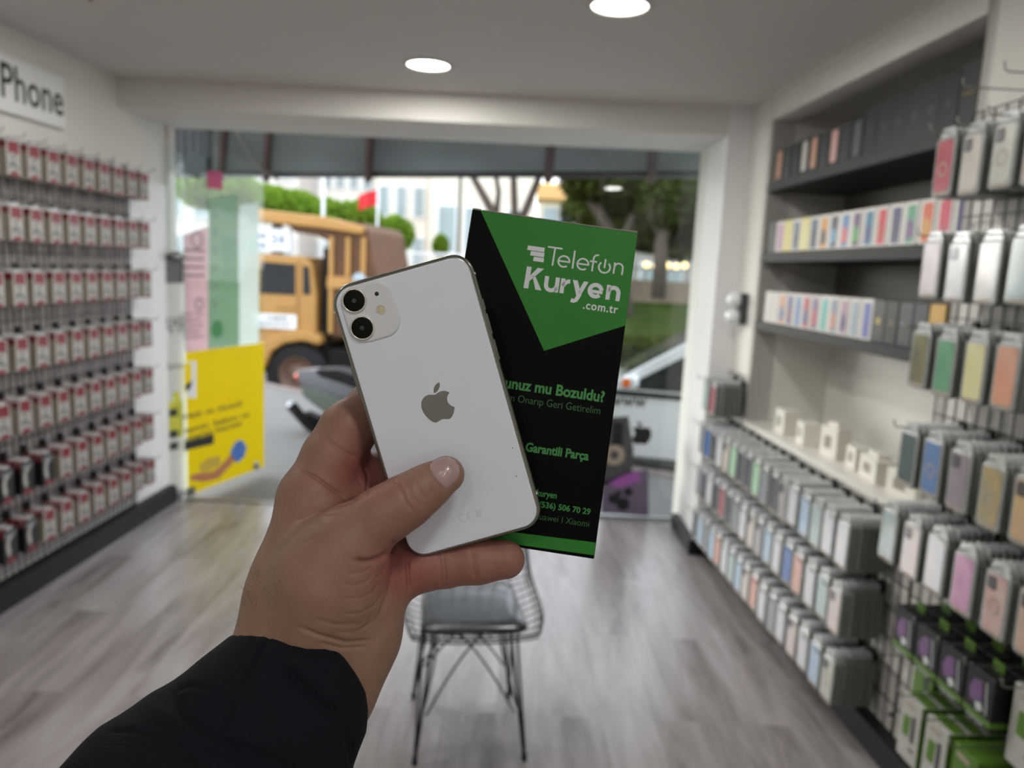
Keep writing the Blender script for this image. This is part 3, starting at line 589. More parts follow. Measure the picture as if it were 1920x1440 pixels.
# ---- wall sign
sgn = empty('wall_sign', 'white wall sign with the grey word iPhone above the red and white boxes', 'sign', ML @ T(0, -.98, 2.27))
MB().box(0.002, .03, -1.0, 0, -.10, .14, bev=.004).build('sign_board', m_gloss, sgn)
b = MB(Matrix(((0, 0, 1, .0305), (1, 0, 0, 0), (0, 1, 0, 0), (0, 0, 0, 1))))
put_text(b, 'iPhone', -.49, -.015, -.04, .145, .0, bold=.012); b.build('sign_lettering', mat('sign_grey', (46, 50, 42), .6), sgn, recalc=False)
b = MB(); b.box(0, .02, -1.1, 0, -.5, -.49)
# ---- gridwall panels
def grid_panel(label, M, y0, y1, z0, z1, sx, dv=.05, dh=.10, off=.022, r=.0026):
    p = empty('gridwall_panel', label, 'display panel', M @ T(0, y0, z0)); W_, H_ = y1 - y0, z1 - z0; x = sx * off
    b = MB(); k = int(W_ / dv)
    for i in range(k + 1): y = W_ * i / k; b.tube([(x, y, 0), (x, y, H_)], r, 4)
    k = int(H_ / dh)
    for i in range(k + 1): zz = H_ * i / k; b.tube([(x + sx * .004, 0, zz), (x + sx * .004, W_, zz)], r, 4)
    b.build('wire_grid', m_wire, p)
    b = MB()
    for (yy, zz) in ((.03, .05), (W_ - .03, .05), (.03, H_ - .05), (W_ - .03, H_ - .05)): b.tube([(0, yy, zz), (x, yy, zz)], .006, 6)
    b.build('wall_spacer', m_wire, p); return p
grid_panel('black wire grid on the left wall carrying red and white boxes', ML, -2.6, -.40, .13, 2.06, 1, .045, .06)
tag(MB(ML).box(.001, .006, -2.6, -.40, .13, 2.06).build('wall_shade_board', mat('wall_shade_grey', (168, 162, 160), .7, 0, .03, 3)), 'grey sheet behind the left wire grid, painted as shade on the white wall', 'board')  # sheet's grey stands for the boxes' shade on the white wall
grid_panel('tall black wire grid on the right wall nearest the camera', MR, -2.4, -.235, .12, 2.12, -1)
grid_panel('low black wire grid below the white counter on the right wall', MR, -.225, 1.70, .12, .83, -1)
grid_panel('short piece of wire grid beside the counter end', MR, 1.44, 1.70, .835, 1.10, -1, .05, .05)

# ---- hooks: built along +x from the wall
def hook_mesh(L, up=.018):
    b = MB(); b.box(.006, .024, -.013, .013, -.018, .022, 1, bev=.002)
    b.tube([(.02, 0, 0), (L * .5, 0, -.001), (L - .012, 0, -.001), (L - .003, 0, .004), (L, 0, up)], .0024, 6, 0); b.ball((L, 0, up), .0035, seg=8, rings=5); return b.mesh('display_hook', [m_chrome, m_hbase])
hookL = hook_mesh(.175); hookR = hook_mesh(.225); 

# ---- red and white screen protector boxes (front faces +x, top at z=0, hanging tab above)
m_bw = mat('box_white', (170, 167, 161), .45, 0, .03, 30); m_br = mat('box_red', (124, 28, 36), .4, 0, .05, 30); m_bt = mat('box_side_cream', (156, 147, 130), .55, 0, .05, 60)
m_bg = mat('box_grey_art', (112, 114, 118), .45, 0, .3, 40); m_bk = mat('box_black', (17, 17, 20), .5, 0, .1, 30); m_tab = mat('hang_tab_clear', (196, 200, 200), .2, 0, .1, 60, coat=.4)
def protector(dark):
    w, h, t = .044, .145, .022; b = MB(); BK = 4 if dark else 0
    b.box(0, t, -w, w, -h, 0, BK, bev=.001)
    b.box(.001, t - .001, -w - .0004, w + .0004, -h + .004, -.030, 4 if dark else 2); b.box(.0012, t - .0012, -w - .0008, w + .0008, -.030, -.002, 1)
    b.box(.0015, t - .0015, -w + .002, w - .002, 0, .0006, 1)
    F = Matrix(((0, 0, 1, t), (1, 0, 0, 0), (0, 1, 0, 0), (0, 0, 0, 1)))
    if dark:
        b.prism([(-.036, -.012), (.036, -.012), (.036, -.03), (0, -.036), (-.036, -.03)], .0, .0006, 3, F)
        b.prism(arc(0, -.075, .030, 60, 250, 12, .05) + arc(.008, -.07, .014, 240, 70, 8, .03), 0, .0008, 0, F)
    else:
        b.prism([(-.033, -.003), (.033, -.003), (.033, -.044)] + arc(0, -.044, .033, 0, -180, 10, .014)[1:-1] + [(-.033, -.044)], 0, .0006, 1, F)
        b.prism(arc(-.006, -.066, .020, 0, 360, 14)[:-1], 0, .0009, 0, F); b.prism(arc(-.004, -.066, .010, 0, 360, 10)[:-1], 0, .0012, 3, F)
        b.prism([(-.03, -.092), (.0, -.078), (.032, -.112), (.02, -.124), (-.002, -.098), (-.028, -.12)], 0, .0007, 3, F)
    b.prism([(-.034, -.144), (.034, -.144), (.030, -.134), (0, -.122), (-.030, -.134)], 0, .0010, 1, F)
    b.prism([(-.02, 0), (.02, 0), (.016, .016), (-.016, .016)], -.003, -.002, 5, F)
    return b.mesh('screen_protector_box', [m_bw, m_br, m_bt, m_bg, m_bk, m_tab])
pw, pd_ = protector(False), protector(True)
rowsL = [2.04, 1.77, 1.495, 1.215, .94, .667, .40]
for r, zt in enumerate(rowsL):
    for c in range(10):
        y = -.415 - .137 * c
        wh = f'{ORD[c]} hook from the doorway, {ORD[r]} row down'
        link('display_hook', hookL, ML @ T(.004, y, zt + .012), f'steel hook with black base, {ORD[c]} from the doorway, {ORD[r]} row of left wall', 'hook', 'hooks on the left wire grid')
        dark = (r == 5 and c >= 7) or (r == 6 and c >= 8); jit = rnd.uniform(-.004, .004)
        for k in range(4):
            front = k == 3; me = pd_ if dark else pw; col = 'black and red' if dark else 'red and white'
            lb = f'{col} screen protector box, front of {wh}' if front else f'{col} box behind the front one, {wh}'
            link('screen_protector_box', me, ML @ T(.036 + .0225 * k, y + jit + rnd.uniform(-.002, .002), zt - rnd.uniform(0, .003)) @ Matrix.Rotation(rnd.uniform(-.02, .02), 4, 'X'), lb, 'box', 'screen protector boxes on the left wall')

# ---- clear packs with phone cases
m_shell = mat('pack_shell', (158, 161, 160), .25, 0, .03, 60, coat=.6); m_edge = mat('pack_edge', (112, 114, 109), .4, 0, .1, 90)
m_tan = mat('pack_label', (170, 156, 140), .5, 0, .2, 200)
def casemat(nm, c, c2=None, r=.22):
    if c2 is None: return mat('case_' + nm, c, r, 0, .14, 18, coat=.4)
    if 'case_' + nm in _m: return _m['case_' + nm]
    m = mat('case_' + nm, c, r, 0, .1, 9, coat=.4); n_ = m.node_tree.nodes
    for q in n_:
        if q.type == 'MIX': q.inputs[6].default_value = (*lin(c), 1); q.inputs[7].default_value = (*lin(c2), 1)
        if q.type == 'TEX_NOISE': q.inputs['Scale'].default_value = 14; q.inputs['Detail'].default_value = 1
    return m
KINDS = {
 'red': ((178, 78, 92), None, 'ring'), 'clear and dark-lensed': ((206, 198, 188), None, 'cam'), 'clear ringed': ((196, 198, 186), None, 'ringcam'), 'pale pink': ((206, 176, 168), None, 'ring'),
 'dark teal': ((58, 96, 92), (120, 140, 136), ''), 'silver patterned': ((205, 200, 198), (110, 112, 120), 'cam'), 'beige and teal': ((214, 190, 172), (70, 110, 116), ''), 'brown marbled': ((120, 82, 80), (190, 176, 172), ''),
 'green': ((60, 130, 92), (110, 170, 130), ''), 'yellow': ((206, 200, 130), (228, 222, 180), ''), 'orange and pink': ((206, 138, 92), (222, 168, 160), ''), 'black and olive': ((52, 58, 58), (140, 132, 80), ''),
 'dark green': ((62, 84, 80), None, ''), 'sky blue': ((84, 122, 176), None, 'ring'), 'grey lilac': ((160, 146, 156), (120, 112, 120), 'cam'), 'grey and gold': ((130, 140, 138), (198, 166, 96), 'ring'), 'golden': ((206, 176, 96), (190, 160, 160), 'cam'),
 'pearl white': ((226, 222, 214), (200, 206, 224), ''), 'iridescent': ((196, 190, 214), (228, 208, 176), 'cam'), 'magenta': ((166, 62, 124), (206, 160, 200), ''), 'pink ringed': ((196, 138, 132), (206, 196, 190), 'ringcam'), 'bronze': ((186, 156, 140), (214, 190, 170), 'cam'),
 'mint green': ((176, 216, 182), None, ''), 'charcoal': ((70, 74, 78), (96, 100, 106), ''), 'smoke grey': ((128, 134, 140), (160, 164, 170), ''), 'blue': ((72, 112, 176), None, ''), 'rose': ((172, 108, 116), None, ''), 'light blue': ((160, 190, 216), (190, 206, 222), ''),
 'salmon': ((206, 142, 122), (220, 186, 176), ''), 'seafoam': ((150, 184, 180), (196, 206, 204), ''), 'green and silver': ((110, 150, 128), (190, 196, 206), '')}
PACKW, PACKH, PT = .0455, .165, .018
_pm = {}
def pack_mesh(kind):
    if kind in _pm: return _pm[kind]
    c, c2, f = KINDS[kind]; w, h, t = PACKW, PACKH, PT; b = MB(); F = Matrix(((0, 0, 1, 0), (1, 0, 0, 0), (0, 1, 0, 0), (0, 0, 0, 1)))
    def R(inset, x): return [(x, p, q) for p, q in rrect(2 * w - 2 * inset, h - 2 * inset, .012 - inset * .5, 3, 0, -h / 2)]
    b.loft([R(.002, 0), R(0, .002), R(0, t - .003)], 1); b.loft([R(0, t - .003), R(.0015, t - .0006), R(.006, t)], 0)
    b.prism(rrect(.070, .142, .011, 4, 0, -h / 2 + .003), t - .001, t + .0012, 2, F)
    if 'cam' in f: b.prism(rrect(.03, .034, .007, 3, -.016, -.032), t, t + .003, 4, F)
    if 'ring' in f: ribbon(b, arc(0, -.088, .018, 0, 360, 20)[:-1], .005, t + .0018, 3, True, F)
    b.box(t, t + .0010, -.030, .030, -h + .006, -h + .014, 3)
    b.prism([(-.036, 0), (.036, 0), (.026, .026), (-.026, .026)], t - .007, t - .004, 5, F)
    _pm[kind] = b.mesh('phone_case_pack', [m_shell, m_edge, casemat(kind, c, c2), m_tan, mat('case_camera_hole', (70, 66, 74), .3, 0, .1, 80, coat=.5), m_tab]); return _pm[kind]
FLIP = Matrix.Rotation(pi, 4, 'Z')
stuffb = MB(); pal_far = ['smoke grey', 'pearl white', 'charcoal', 'silver patterned', 'light blue', 'pearl white', 'iridescent', 'seafoam', 'clear and dark-lensed', 'smoke grey']
n_ind = 0
def stack(s, zt, kind, wh, n=8, keep=3, hook=True, x0=.028):
    global n_ind
    zt += rnd.uniform(-.004, .004); j = rnd.uniform(-.004, .004)
    if hook: link('display_hook', hookR, MR @ T(-.004, s, zt + .012) @ FLIP, f'steel hook, {wh} of right wall', 'hook', 'hooks on the right wire grids')
    for k in range(n):
        M = MR @ T(-x0 - .0188 * k, s + j + rnd.uniform(-.0015, .0015), zt - rnd.uniform(0, .003)) @ FLIP @ Matrix.Rotation(rnd.uniform(-.015, .015), 4, 'X')
        if k >= n - keep:
            fr_ = k == n - 1; kd = kind if fr_ else rnd.choice(pal_far)
            link('phone_case_pack', pack_mesh(kd), M, f'{kind} phone case in clear pack, {wh}' if fr_ else f'pack behind the {kind} case, {wh}', 'phone case', 'phone case packs on the right wall'); n_ind += 1
        else:
            stuffb.box(0, PT - .002, -PACKW, PACKW, -PACKH, 0, 0, M, bev=.004); stuffb.box(.011, .014, -.032, .032, -.001, .026, 1, M)
# far rows under the counter
seqs = [['smoke grey', 'blue', 'charcoal', 'pearl white', 'clear and dark-lensed', 'mint green', 'charcoal', 'charcoal', 'mint green', 'smoke grey', 'charcoal', 'silver patterned', 'pearl white', 'light blue', 'seafoam', 'pearl white', 'pearl white'],
        ['smoke grey', 'charcoal', 'pearl white', 'charcoal', 'rose', 'charcoal', 'smoke grey', 'pearl white', 'clear and dark-lensed', 'silver patterned', 'light blue', 'pearl white', 'blue', 'salmon', 'pearl white', 'seafoam', 'iridescent'],
        ['charcoal', 'light blue', 'smoke grey', 'light blue', 'salmon', 'pearl white', 'seafoam', 'light blue', 'clear and dark-lensed', 'salmon', 'pearl white', 'smoke grey', 'pearl white', 'iridescent', 'pearl white', 'light blue', 'clear ringed']]
for r, zt in enumerate((.80, .56, .305)):
    for c in range(17): stack(1.60 - .1035 * c, zt, seqs[r][c], f'{ORD[c]} from the doorway, {ORD[r]} row below counter', keep=3)
for c, kd in ((0, 'seafoam'), (1, 'rose')): stack(1.60 - .125 * c, 1.045, kd, f'{ORD[c]} from the doorway, beside the counter end', keep=3)
near = [(2.025, ['red', 'clear and dark-lensed', 'clear ringed', 'pale pink']), (1.737, ['brown marbled', 'silver patterned', 'beige and teal', 'dark teal']), (1.478, ['black and olive', 'green', 'yellow', 'orange and pink']),
        (1.185, ['dark green', 'sky blue', 'grey lilac', 'grey and gold', 'golden']), (.93, ['green and silver', 'iridescent', 'pearl white', 'magenta', 'pink ringed', 'bronze'])]
for r, (zt, ks) in enumerate(near):
    for c, kd in enumerate(ks): stack(-.375 - .123 * c + (.05 if r == 4 else 0), zt, kd, f'{ORD[c]} across, {ORD[r]} row of tall grid', keep=5)
tag(stuffb.build('phone_case_pack', [m_edge, m_tab]), 'rearmost clear packs filling the deep hook rows of the right wall', 'phone case', kind='stuff')
# loose hooks of the row above
for c in range(2): link('display_hook', hookR, MR @ T(-.004, -.50 - .16 * c, 2.13) @ FLIP, f'empty steel hook, {ORD[c]} above the top row of cases', 'hook', 'hooks on the right wire grids')

# ---- black boxes with a purple diamond, white and green boxes
m_pur = mat('print_purple', (118, 86, 132), .4, 0, .2, 30); m_lime = mat('print_lime', (84, 124, 40), .4, 0, .05, 20); m_boxw = mat('box_offwhite', (184, 184, 176), .5, 0, .03, 20)
def dark_box():
    b = MB(); w, h, t = .052, .135, .075; F = Matrix(((0, 0, 1, t), (1, 0, 0, 0), (0, 1, 0, 0), (0, 0, 0, 1)))
    b.box(0, t, -w, w, -h, 0, 0, bev=.0015); b.box(-.0003, t + .0004, -w - .0004, w + .0004, -h + .010, -h + .026, 1)
    b.prism([(-.02, -.03), (.008, -.024), (.016, -.07), (-.026, -.09), (-.036, -.06)], 0, .0008, 2, F); b.prism([(.022, -.02), (.026, -.02), (.036, -.1), (.032, -.1)], 0, .0008, 3, F)
    b.prism([(-.01, -.085), (.012, -.078), (.022, -.096), (0, -.104)], 0, .0012, 3, F)
    for i in range(5): b.prism(arc(-.03 + .013 * i, -.128, .004, 0, 360, 8)[:-1], 0, .0006, 3, F)
    b.box(t * .4, t * .44, -.02, .02, 0, .025, 1); return b.mesh('charger_box', [m_bk, m_lime, m_pur, m_tab])
def white_box(h=.19, w=.048, t=.05, green=False):
    b = MB(); F = Matrix(((0, 0, 1, t), (1, 0, 0, 0), (0, 1, 0, 0), (0, 0, 0, 1)))
    b.box(0, t, -w, w, -h, 0, 1 if green else 0, bev=.001); b.box(.001, t - .001, -w - .0006, w + .0006, -h + .001, -.001, 1); b.box(.0, t * .7, -w + .003, w - .003, 0, .001, 1)
    b.prism([(-.03, -.06), (.004, -.055), (.0, -.12), (-.032, -.12)], 0, .0006, 1, F); b.prism(rrect(.014, h * .42, .005, 3, .018, -h * .45), 0, .0014, 2, F); b.prism(rrect(.024, .008, .002, 2, .018, -h * .78), 0, .0008, 2, F); b.prism(rrect(.05, .014, .002, 2, -.006, -.024), 0, .0008, 3, F)
    return b.mesh('accessory_box', [m_boxw, m_lime, mat('print_dark_device', (52, 46, 66), .4), m_tan])
dk = dark_box(); wb = white_box(); gb = white_box(green=True); wb2 = white_box(.2, .055, .06)
for c in range(4):
    s = -.475 - .113 * c; wh = f'{ORD[c]} across in the black box row'
    link('display_hook', hookR, MR @ T(-.004, s, .682) @ FLIP, f'steel hook, {wh} of right wall', 'hook', 'hooks on the right wire grids')
    for k in range(2): link('charger_box', dk, MR @ T(-.03 - .0765 * k, s, .668) @ FLIP, (f'black box with purple diamond and green stripe, {wh}' if k else f'black box behind the front one, {wh}'), 'box', 'black boxes with a purple diamond')
for c, (me, lb, zt) in enumerate(((gb, 'lime green box, farthest of the lowest row at the tall grid', .50), (wb, 'white box with green sides and dark device, second in the lowest row', .44), (wb, 'white box with green sides and dark device, third in the lowest row', .44), (gb, 'lime green box, fourth in the lowest row at the tall grid', .44), (wb, 'white box with green sides, last of the lowest row', .40))):
    s = -.44 - .12 * c
    link('display_hook', hookR, MR @ T(-.004, s, zt + .012) @ FLIP, f'steel hook, {ORD[c]} across in the lowest row of the tall grid', 'hook', 'hooks on the right wire grids')
    for k in range(1 if c == 0 else 3): link('accessory_box', me, MR @ T(-.03 - .051 * k, s, zt) @ FLIP, lb if k == (0 if c == 0 else 2) else f'box stacked behind the {lb[:lb.index("box")].strip()} box, {ORD[c]} across in the lowest row', 'box', 'white and green accessory boxes')
for c in range(2):
    s = -.945 - .125 * c
    link('display_hook', hookR, MR @ T(-.004, s, .70) @ FLIP, f'steel hook, {ORD[c]} of the tall white box pair', 'hook', 'hooks on the right wire grids')
    for k in range(2): link('accessory_box', wb2, MR @ T(-.03 - .061 * k, s, .685) @ FLIP, (f'tall white box with slim green device picture, {ORD[c]} beside the black boxes' if k else f'white box behind the tall front one, {ORD[c]} beside the black boxes'), 'box', 'tall white boxes beside the black ones')

# ---- niche: counter, shelves and what stands on them
m_shelf = mat('shelf_anthracite', (44, 42, 42), .6, 0, .04, 12); m_count = mat('counter_white', (224, 222, 214), .4, 0, .02, 6)
tag(MB(MR).box(-.012, nd, s0 + .002, s1 - .002, .84, .865, bev=.002).build('counter', m_count), 'long white counter top running along the right wall niche', 'counter')
struct('trim_6', MB(MR).box(nd - .012, nd, s0, s1, 1.36, 2.335), mat('niche_grey', (122, 118, 110), .7, 0, .03, 4))  # grey panel over the niche back wall, from the lowest shelf up
for (z0, z1, lb) in ((1.355, 1.40, 'lowest dark grey shelf, over the white counter'), (1.70, 1.75, 'middle dark grey shelf holding colourful phone boxes'), (2.055, 2.10, 'highest dark grey shelf holding black boxes')):
    tag(MB(MR).box(-.004, nd - .012, s0 + .002, s1 + (-.002), z0, z1, bev=.002).build('wall_shelf', m_shelf), lb, 'shelf', 'dark shelves in the niche')
_bx = {}
def phone_box(body, art, w=.045, h=.160, t=.045, art2=None, style=''):
    key = (body, art, art2, w, h, style)
    if key in _bx: return _bx[key]
    nm = lambda c: mat('carton_%d_%d_%d' % c, c, .4, 0, .05, 30)
    b = MB(); F = Matrix(((0, 0, 1, t), (1, 0, 0, 0), (0, 1, 0, 0), (0, 0, 0, 1)))
    b.box(0, t, -w, w, 0, h, 0, bev=.0012)
    if style == 'art':
        b.prism(rrect(w * 1.25, h * .86, .008, 3, .004, h * .48), 0, .0006, 1, F)
        if art2: b.prism([(-w * .55, h * .12), (w * .62, h * .2), (w * .5, h * .5), (-w * .3, h * .62)], 0, .001, 2, F)
    elif style == 'phone': b.prism(rrect(w * 1.2, h * .82, .010, 3, 0, h * .5), 0, .0008, 1, F); b.prism(rrect(w * .5, w * .5, .005, 3, -w * .25, h * .8), 0, .0016, 2 if art2 else 1, F)
    elif style == 'mark': b.prism(arc(0, h * .5, w * .32, 0, 360, 16)[:-1], 0, .0006, 1, F)
    elif style == 'word': put_text(b, 'ooo', -w * .6, w * .6, h * .5, .01, .0006, 1, .02, F)
    me = b.mesh('phone_box', [nm(body), nm(art), nm(art2 or art)]); _bx[key] = me; return me
def shelf_row(z, items, s_start, pitch, place, grp, xf=-.004):
    for i, (cname, me) in enumerate(items):
        s = s_start - pitch * i
        link('phone_box', me, MR @ T(-xf + .052, s, z + .0005) @ FLIP @ Matrix.Rotation(rnd.uniform(-.03, .03), 4, 'Z'), f'{cname}, {ORD[i]} from the doorway on the {place} shelf', 'box', grp)
K = (15, 15, 18); Wt = (206, 203, 197)
topr = []
for nm_, c in (('rose gold', (190, 140, 112)), (None, 0), ('navy', (24, 26, 40)), ('silver', (186, 184, 176)), ('rose gold', (196, 150, 124)), (None, 0), ('pink', (200, 156, 150)), (None, 0), ('slate', (76, 80, 88))):
    topr.append(((f'black phone box with {nm_} phone picture', phone_box(K, c, style='phone')) if nm_ else ('plain black phone box', phone_box(K, (26, 27, 34), style='phone'))))
for i in range(7): topr.append(('black phone box with faint circles', phone_box((17, 17, 20), (52, 54, 60), .048, .185, style='mark') if i != 6 else phone_box((16, 16, 19), (150, 124, 60), .048, .2, style='word')))
shelf_row(2.10, topr, 1.33, .0985, 'highest', 'black phone boxes on the highest shelf')
mid = [('dark slim box', K, K, None, ''), ('white box with pink and purple front', Wt, (176, 130, 160), None, 'art'), ('yellow box', (206, 196, 110), (214, 204, 130), None, 'art'), ('white box with blue front', Wt, (60, 84, 110), (40, 44, 56), 'art'), ('pale yellow box', (206, 198, 130), (214, 206, 150), None, 'art'),
       ('white box with dark blue front', Wt, (52, 78, 104), (40, 42, 52), 'art'), ('white box with orange and black front', Wt, (200, 140, 50), (44, 42, 44), 'art'), ('white box with black front', Wt, (40, 48, 62), (110, 150, 180), 'art'), ('white box with blue and coral front', Wt, (76, 112, 160), (190, 90, 84), 'art'),
       ('white box with plum and green front', Wt, (96, 70, 110), (90, 160, 90), 'art'), ('white box with teal front', Wt, (50, 110, 140), (60, 70, 120), 'art'), ('white box with red front', Wt, (190, 60, 74), (176, 70, 60), 'art'), ('white box with navy front', Wt, (60, 60, 100), (50, 56, 84), 'art'),
       ('white box with green and purple front', Wt, (90, 150, 120), (120, 84, 130), 'art'), ('white box with orange front', Wt, (204, 96, 60), (200, 150, 70), 'art'), ('white box with crimson front', Wt, (196, 62, 84), None, 'art'), ('white box with violet front', Wt, (86, 74, 140), None, 'art')]
shelf_row(1.75, [(a, phone_box(b_, c_, .0455, .148, .045, d_, e_)) for a, b_, c_, d_, e_ in mid], 1.33, .0955, 'middle', 'phone boxes on the middle shelf')
low = [('plain white box', Wt, Wt, None, ''), ('second plain white box', Wt, (206, 204, 200), None, 'mark'), ('white box with orange and blue front', Wt, (206, 150, 120), (70, 110, 160), 'art'), ('white box with navy front', Wt, (90, 96, 140), (140, 90, 110), 'art'), ('white box with steel blue front', Wt, (100, 130, 170), None, 'art'),
       ('white box with red front', Wt, (170, 70, 76), (70, 84, 140), 'art'), ('white box with purple front', Wt, (120, 100, 140), (180, 80, 84), 'art'), ('white box with teal front', Wt, (90, 166, 160), None, 'art'), ('white box with grey blue front', Wt, (120, 130, 150), (180, 130, 110), 'art'), ('white box with mauve front', Wt, (160, 130, 150), (80, 70, 120), 'art'), ('white box with blue grey front', Wt, (140, 156, 170), None, 'art'), ('white box with indigo front', Wt, (86, 94, 156), None, 'art'),
       ('black box with gold ring', (22, 21, 20), (170, 150, 60), None, 'mark'), ('black box with faint ring', (20, 20, 20), (90, 86, 60), None, 'mark'), ('black box with pale letters', (20, 20, 23), (150, 150, 160), None, 'word'), ('plain charcoal box', (26, 26, 30), (26, 26, 30), None, ''), ('amber yellow box', (196, 150, 50), (196, 150, 50), None, '')]
shelf_row(1.40, [(a, phone_box(b_, c_, .042, .155, .045, d_, e_)) for a, b_, c_, d_, e_ in low], 1.30, .0895, 'lowest', 'phone boxes on the lowest shelf')
# small white adapters and cable boxes on the counter
m_adp = mat('adapter_white', (228, 226, 216), .45, 0, .02, 20); m_adp2 = mat('adapter_label', (150, 146, 132), .5)
for i, (s, w_, h_, d_, kind, lb) in enumerate(((1.12, .045, .10, .09, 0, 'white charger box standing farthest along the counter'), (.88, .055, .085, .08, 0, 'white charger box second along the counter'), (.64, .05, .11, .07, 1, 'white charger box with slotted window in mid counter'), (.44, .04, .075, .06, 0, 'small white adapter box in mid counter'), (.26, .075, .075, .08, 1, 'wide white adapter box near the hanging green cases'), (.03, .07, .08, .09, 0, 'white box at the near end of the counter'))):
    p = empty('adapter_box', lb, 'box', MR @ T(.14, s, .8655) @ FLIP @ Matrix.Rotation(rnd.uniform(-.2, .2), 4, 'Z'), 'white adapter boxes on the counter')
    w_ *= 1.15; h_ *= 1.2; b = MB(); b.box(0, d_, -w_, w_, 0, h_, 0, bev=.002)
    if kind: b.box(d_ * .2, d_ * .8, -w_ * .6, w_ * .6, h_, h_ + .02, 0, bev=.002)
    b.build('carton_body', m_adp, p); MB().box(.01, d_ - .01, -w_ - .0008, -w_ + .001, .012, h_ - .015).build('side_label', m_adp2, p); MB().box(d_ - .001, d_ + .0008, -w_ * .5, w_ * .3, h_ * .3, h_ * .7).build('front_label', m_adp2, p)

# ---- twin white lamp unit on the pilaster
em = empty('emergency_light', 'white twin-headed emergency light on the right pillar', 'wall light', MR @ T(0, 1.60, 1.45))
MB().box(-.035, 0, -.05, .05, -.085, .085, bev=.008).build('housing', mat('lamp_housing_dark', (60, 62, 64), .4), em)
for zz in (.045, -.045):
    b = MB(); b.lathe([(0, 0), (.038, .0), (.044, .02), (.042, .05), (.03, .066), (0, .072)], 20, 0, T(-.03, .02, zz) @ Matrix.Rotation(-pi / 2, 4, 'Y') @ Matrix.Rotation(.5, 4, 'X')); b.build('lamp_head', mat('lamp_head_white', (236, 238, 240), .25, coat=.5), em)

# ---- wire chair with a dark seat pad
ch = empty('wire_chair', 'black wire chair with a glossy dark grey seat pad, under the hand', 'chair', T(-.107, 2.50, 0) @ Matrix.Rotation(.14, 4, 'Z'))
m_cw = mat('chair_wire', (34, 35, 34), .35, .6, .1, 40); m_pad = mat('pad_leather', (34, 37, 40), .27, 0, .08, 30, coat=.3, bump=.15, bscale=60)
prof = [(-.225, .445, .205), (-.17, .437, .222), (-.08, .43, .232), (.02, .425, .236), (.11, .432, .235), (.165, .462, .23), (.195, .53, .222), (.215, .62, .21), (.235, .71, .195), (.25, .80, .17)]
def shell(u, v):
    x = v * (len(prof) - 1); i = min(int(x), len(prof) - 2); t = x - i; y, z, hw = [prof[i][k] * (1 - t) + prof[i + 1][k] * t for k in range(3)]
    sd = abs(u) ** 2.5; zz = max(0, 1 - max(0, v - .45) * 3)
    return (u * hw, y - .06 * sd * (1 - zz), z + sd * .055 * zz * min(1, v * 5 + .3))
b = MB()
for i in range(-4, 5): b.tube([shell(i / 4.4, k / 36) for k in range(37)], .0022, 5)
for k in range(1, 16): b.tube([shell(-1 + 2 * j / 16, k / 16) for j in range(17)], .0022, 5)
b.build('wire_shell', m_cw, ch)
b = MB(); loop = [shell(-1, k / 24) for k in range(25)] + [shell(-1 + 2 * j / 12, 1) for j in range(1, 13)] + [shell(1, 1 - k / 24) for k in range(1, 25)] + [shell(1 - 2 * j / 12, 0) for j in range(1, 13)]
b.tube(loop, .0042, 8); b.tube([(x * .97, y, z - .014) for x, y, z in loop], .0036, 6); b.build('rim', m_cw, ch)
b = MB(); rings = []
for zz, ins in ((.440, .02), (.442, .006), (.448, 0), (.456, .001), (.462, .006), (.465, .016), (.467, .05)):
    rings.append([(x * (1 if y < 0 else .95) - .0, y - .02, zz - .012 * (abs(y) < .03) * (zz > .461) * .5 + .006) for x, y in rrect(.345 - 2 * ins, .37 - 2 * ins, .04, 6)])
b.loft(rings); b.build('seat_pad', m_pad, ch)
for sx in (-1, 1):
    for sy in (-1, 1):
        lg = MB(); ft = Vector((sx * .180, sy * .195, .006)); tp = Vector((sx * .125, sy * .10, .425))
        lg.tube([ft, tp], .0055, 8); lg.tube([ft + Vector((0, 0, .03)), Vector((sx * .155, sy * .03, .43))], .0045, 8); o = lg.build('leg', m_cw, ch)
        MB().tube([ft - Vector((0, 0, .006)), ft + Vector((-sx * .001, -sy * .001, .02))], .009, 8).build('foot_cap', mat('rubber_black', (16, 16, 16), .7), o)
def brace(p0, p1):
    p0, p1 = Vector(p0), Vector(p1); m_ = (p0 + p1) / 2 * Vector((.55, .55, 1)) if False else Vector(((p0.x + p1.x) / 2 * .6, (p0.y + p1.y) / 2 * .6, max(p0.z, p1.z) * .86))
    MB().tube(bez(p0, p0.lerp(m_, .7), p1.lerp(m_, .7), p1, 14), .0038, 6).build('brace', m_cw, ch)
for sx in (-1, 1):
    for sy in (-1, 1):
        brace((sx * .168, sy * .172, .11), (-sx * .10, sy * .06, .425))
    brace((sx * .168, -.172, .13), (sx * .12, .13, .40)); brace((sx * .168, .172, .13), (sx * .12, -.13, .40))
